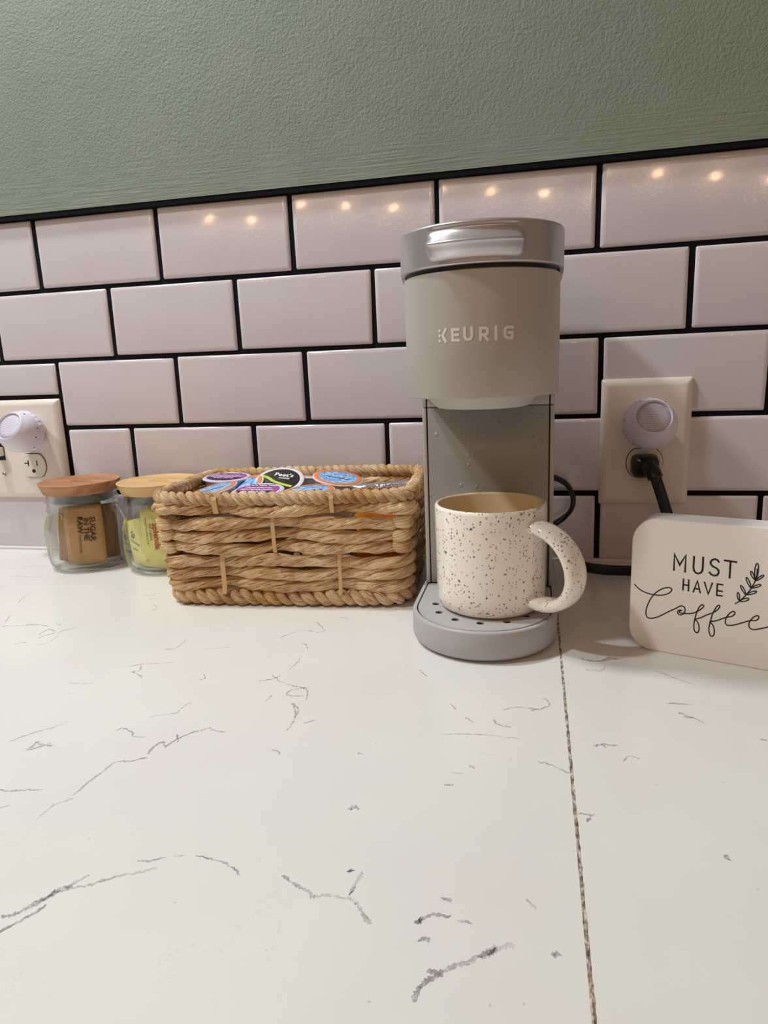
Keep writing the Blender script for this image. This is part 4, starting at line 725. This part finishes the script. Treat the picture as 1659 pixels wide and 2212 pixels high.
# reed ties
def tie(xl, zs, w, front=True):
    s = -1 if front else 1; v, f = [], []; n = len(zs)
    for i, (z, d) in enumerate(zs):
        hx, hy = half(z); y = s * (hy + d); ww = w / 2; xx = xl + 0.0012 * (i / (n - 1) - 0.5)
        v += [(xx - ww, y, z), (xx + ww, y, z), (xx + ww, y + s * 0.0008, z), (xx - ww, y + s * 0.0008, z)]
    for i in range(n - 1):
        for k in range(4): a = 4 * i; f.append((a + k, a + (k + 1) % 4, a + 4 + (k + 1) % 4, a + 4 + k))
    f.append((0, 3, 2, 1)); a = 4 * (n - 1); f.append((a, a + 1, a + 2, a + 3)); mesh('reed_tie', v, f, REED, bk, False)
for x, wdt in ((-0.0565, 0.0044), (0.0535, 0.0032)):
    tie(x, [(0.0125, 0.0072), (0.016, 0.0062), (0.0200, 0.0052), (0.032, 0.0050), (0.044, 0.0050), (0.0505, 0.0030), (0.053, -0.002)], wdt)
    tie(x - 0.003 if x > 0 else x, [(0.0885, -0.001), (0.0895, 0.0032), (0.0940, 0.0052), (0.098, 0.0064), (0.1030, 0.0074), (0.1058, 0.0062)], wdt + 0.0004)
    tie(x, [(0.0205, 0.005), (0.0505, 0.005)], wdt, False)
tie(-0.0050, [(0.0500, -0.002), (0.0525, 0.0030), (0.0570, 0.0050), (0.069, 0.0052), (0.081, 0.0050), (0.0855, 0.0030), (0.0875, -0.002)], 0.0036)
# ================================================================== COFFEE PODS
def pod_meshes():
    cup = lathe([(0.0010, -0.0440), (0.0150, -0.0440), (0.0172, -0.0425), (0.0178, -0.0400), (0.0200, -0.0150), (0.0212, -0.0140), (0.0226, -0.0020), (0.0228, -0.0012)], 48, (0, 0, 0), (True, True))
    rim = lathe([(0.0222, -0.0016), (0.0252, -0.0016), (0.0257, -0.0008), (0.0254, 0.0), (0.0236, 0.0005), (0.0214, 0.0005), (0.0206, 0.0)], 64, (0, 0, 0), (True, True))
    foil = lathe([(0.0212, 0.0), (0.0212, 0.0006), (0.0205, 0.0008), (0.001, 0.0008)], 64, (0, 0, 0), (True, True))
    return cup, rim, foil
CUPM = pod_meshes()
def pod(label, c, nrm, rimm, foilm, spin=0, deco=None):
    g = thing('coffee_pod', label, 'coffee pod', c, 0, 'coffee pods in the basket')
    q = Vector(nrm).normalized().to_track_quat('Z', 'Y'); M = q.to_matrix(); right = Vector((1, 0, 0)); right = (right - M.col[2] * right.dot(M.col[2])).normalized()
    up = M.col[2].cross(right); M = Matrix((right, up, M.col[2])).transposed()
    M = M @ Matrix.Rotation(spin, 3, 'Z'); g.rotation_euler = M.to_euler()
    for nm, (v, f), mt in (('cup', CUPM[0], CUPW), ('rim', CUPM[1], rimm), ('foil_lid', CUPM[2], foilm)): sharp(mesh(nm, v, f, mt, g), 50)
    fm = lambda a, b, h: (a, b, 0.0010 + h)
    r = random.Random(int(c[0] * 9999))
    def clipband(name, y0, y1, mt, R=0.0203, h=0.0011):
        v = []; n = 24
        for i in range(n + 1):
            y = y0 + (y1 - y0) * i / n; x = math.sqrt(max(0, R * R - y * y)); v += [(-x, y, h), (x, y, h)]
        mesh(name, v, [(2 * i, 2 * i + 1, 2 * i + 3, 2 * i + 2) for i in range(n)], mt, g, False)
    if deco == 'blue':
        v, f = lathe([(0.0208, 0.0009), (0.001, 0.0009)], 48, (0, 0, 0), (False, True)); v2, f2 = lathe([(0.0243, 0.0006), (0.0240, 0.00085), (0.0200, 0.00095)], 64); mesh('orange_ring', v2, f2, ORANGE, g)
        for k in range(3):
            st = [[(-0.014 + 0.0022 * i + r.uniform(-.0006, .0006), 0.004 - 0.0055 * k + r.uniform(-0.0022, 0.0022)) for i in range(13)]]
            ribbons('print', st, 0.0009, fm, (WHITEF, DKBLUE, WHITEF)[k], g, 0.0001, smooth=4)
    if deco == 'purple':
        clipband('dark_band', -0.0200, -0.0062, INK); clipband('white_arc', 0.012, 0.0200, WHITEF)
        text_mesh('print', 'KEURIG', 0.0062, lambda x, y, z: (x, y - 0.0105, 0.00125 + z), WHITEF, g, 0.00003, 0.0001)
        ribbons('print', [[(-0.016 + 0.0016 * i, -0.002 + r.uniform(-0.0012, 0.0012)) for i in range(21)], [(-0.013 + 0.0016 * i, 0.0045 + r.uniform(-0.0014, 0.0014)) for i in range(17)]], 0.0013, fm, WHITEF, g, 0.0002, smooth=2)
        ribbons('print', [[(-0.012 + 0.002 * i, 0.0150 + r.uniform(-0.002, 0.002)) for i in range(13)]], 0.0014, fm, BRINK, g, 0.0004, smooth=2)
    if deco == 'green':
        st = [[(-0.0190, 0.0035), (-0.013, 0.0015), (-0.004, -0.0045), (0.006, -0.0080), (0.016, -0.0105)]]
        ribbons('green_swoosh', st, 0.0034, fm, LIME, g, 0.0003, smooth=5)
        text_mesh('print', "Peet's", 0.0088, lambda x, y, z: (x + 0.0022, y + 0.0090, 0.0012 + z), WHITEF, g, 0.00003, 0.0002)
        text_mesh('print', 'COFFEE', 0.0034, lambda x, y, z: (x + 0.0042, y + 0.0030, 0.0012 + z), WHITEF, g, 0.00003, 0.0001)
    return g
pod('lilac-rimmed purple coffee pod standing highest at the back left of the basket', (0.2490, -0.0700, 0.1050), (0.03, -0.03, 1), CUPL, PURP, 0.1, 'purple')
pod('blue and orange coffee pod tilted left behind the left of the front rim', (0.2570, -0.1215, 0.1005), (-0.20, -0.12, 1), CUPW, BLUEP, 0.2, 'blue')
pod('purple and black printed coffee pod just behind the front rim, beside the green striped one', (0.3060, -0.1225, 0.1006), (0.02, -0.09, 1), CUPL, PURP, 0.05, 'purple')
pod('black coffee pod with a lime green stripe tilted toward the front', (0.3135, -0.0840, 0.1035), (0.08, -0.40, 1), CUPW, BLACKF, -0.05, 'green')
pod('blue and orange coffee pod low behind the middle of the front rim', (0.3590, -0.1270, 0.1002), (-0.03, -0.08, 1), CUPW, BLUEP, 0.3, 'blue')
pod('blue and orange coffee pod tilted to the right beside the wrapped sachets', (0.3745, -0.0790, 0.1050), (0.18, -0.09, 1), CUPW, BLUEP, 0, 'blue')
pod('pale grey coffee pod without visible print, tucked against the back rim', (0.3350, -0.0470, 0.1010), (0.03, 0.14, 1), CUPW, PINKF)
pod('orange-rimmed blue coffee pod mostly hidden behind the purple and black one', (0.2750, -0.0930, 0.0960), (-0.34, -0.40, 1), CUPW, BLUEP, 0.4, 'blue')
def wrapper(label, c, dims, rot, mats):
    g = thing('wrapped_sachet', label, 'sachet', c, 0, 'wrapped sachets at the right end of the basket'); g.rotation_euler = rot
    w, d, h = dims; v, f = [], []; nx = 17; rings = []
    for i in range(nx):
        t = -1 + 2 * i / (nx - 1); e = max(0.06, (1 - abs(t) ** 6)); ring = []
        for k in range(16):
            a = 2 * PI * k / 16; ring.append((t * w / 2, d / 2 * e * math.copysign(abs(math.cos(a)) ** 0.7, math.cos(a)) * (1 + 0.07 * math.sin(9 * t + k)), h / 2 * (0.9 + 0.1 * e) * math.copysign(abs(math.sin(a)) ** 0.5, math.sin(a))))
        rings.append(ring)
    v, f = loft(rings); mesh('wrapper', v, f, mats[0], g)
    v, f = loft([[(x * 0.96, y * 1.03 - 0.0002, z * 0.35 - h * 0.22) for x, y, z in r] for r in rings[2:-2]]); mesh('printed_band', v, f, mats[1], g)
    for k in range(7): box('bar_mark', (w * 0.26 + 0.0016 * k, -d / 2 * 1.06 - 0.0003, -h * 0.38), (w * 0.26 + 0.0016 * k + 0.0007, -d / 2, -h * 0.05), COPP, g)
    return g
wrapper('silver and orange wrapped sachet lying on top at the right end of the basket', (0.4270, -0.1085, 0.0985), (0.062, 0.012, 0.014), (0.1, -0.06, DG(8)), (FOIL, ORW))
wrapper('glossy brown wrapped sachet behind the front rim near the right end', (0.4130, -0.1310, 0.0935), (0.050, 0.012, 0.014), (0.2, 0.03, DG(-4)), (COPP, FOIL))
wrapper('orange wrapped sachet standing inside the right front corner, seen through the weave', (0.4300, -0.1450, 0.0660), (0.040, 0.007, 0.048), (0, 0, DG(4)), (ORW, ORW))
wrapper('silver wrapped sachet lying under the orange one along the right end', (0.4300, -0.0850, 0.0900), (0.058, 0.014, 0.012), (0, 0.04, DG(3)), (FOIL, COPP))
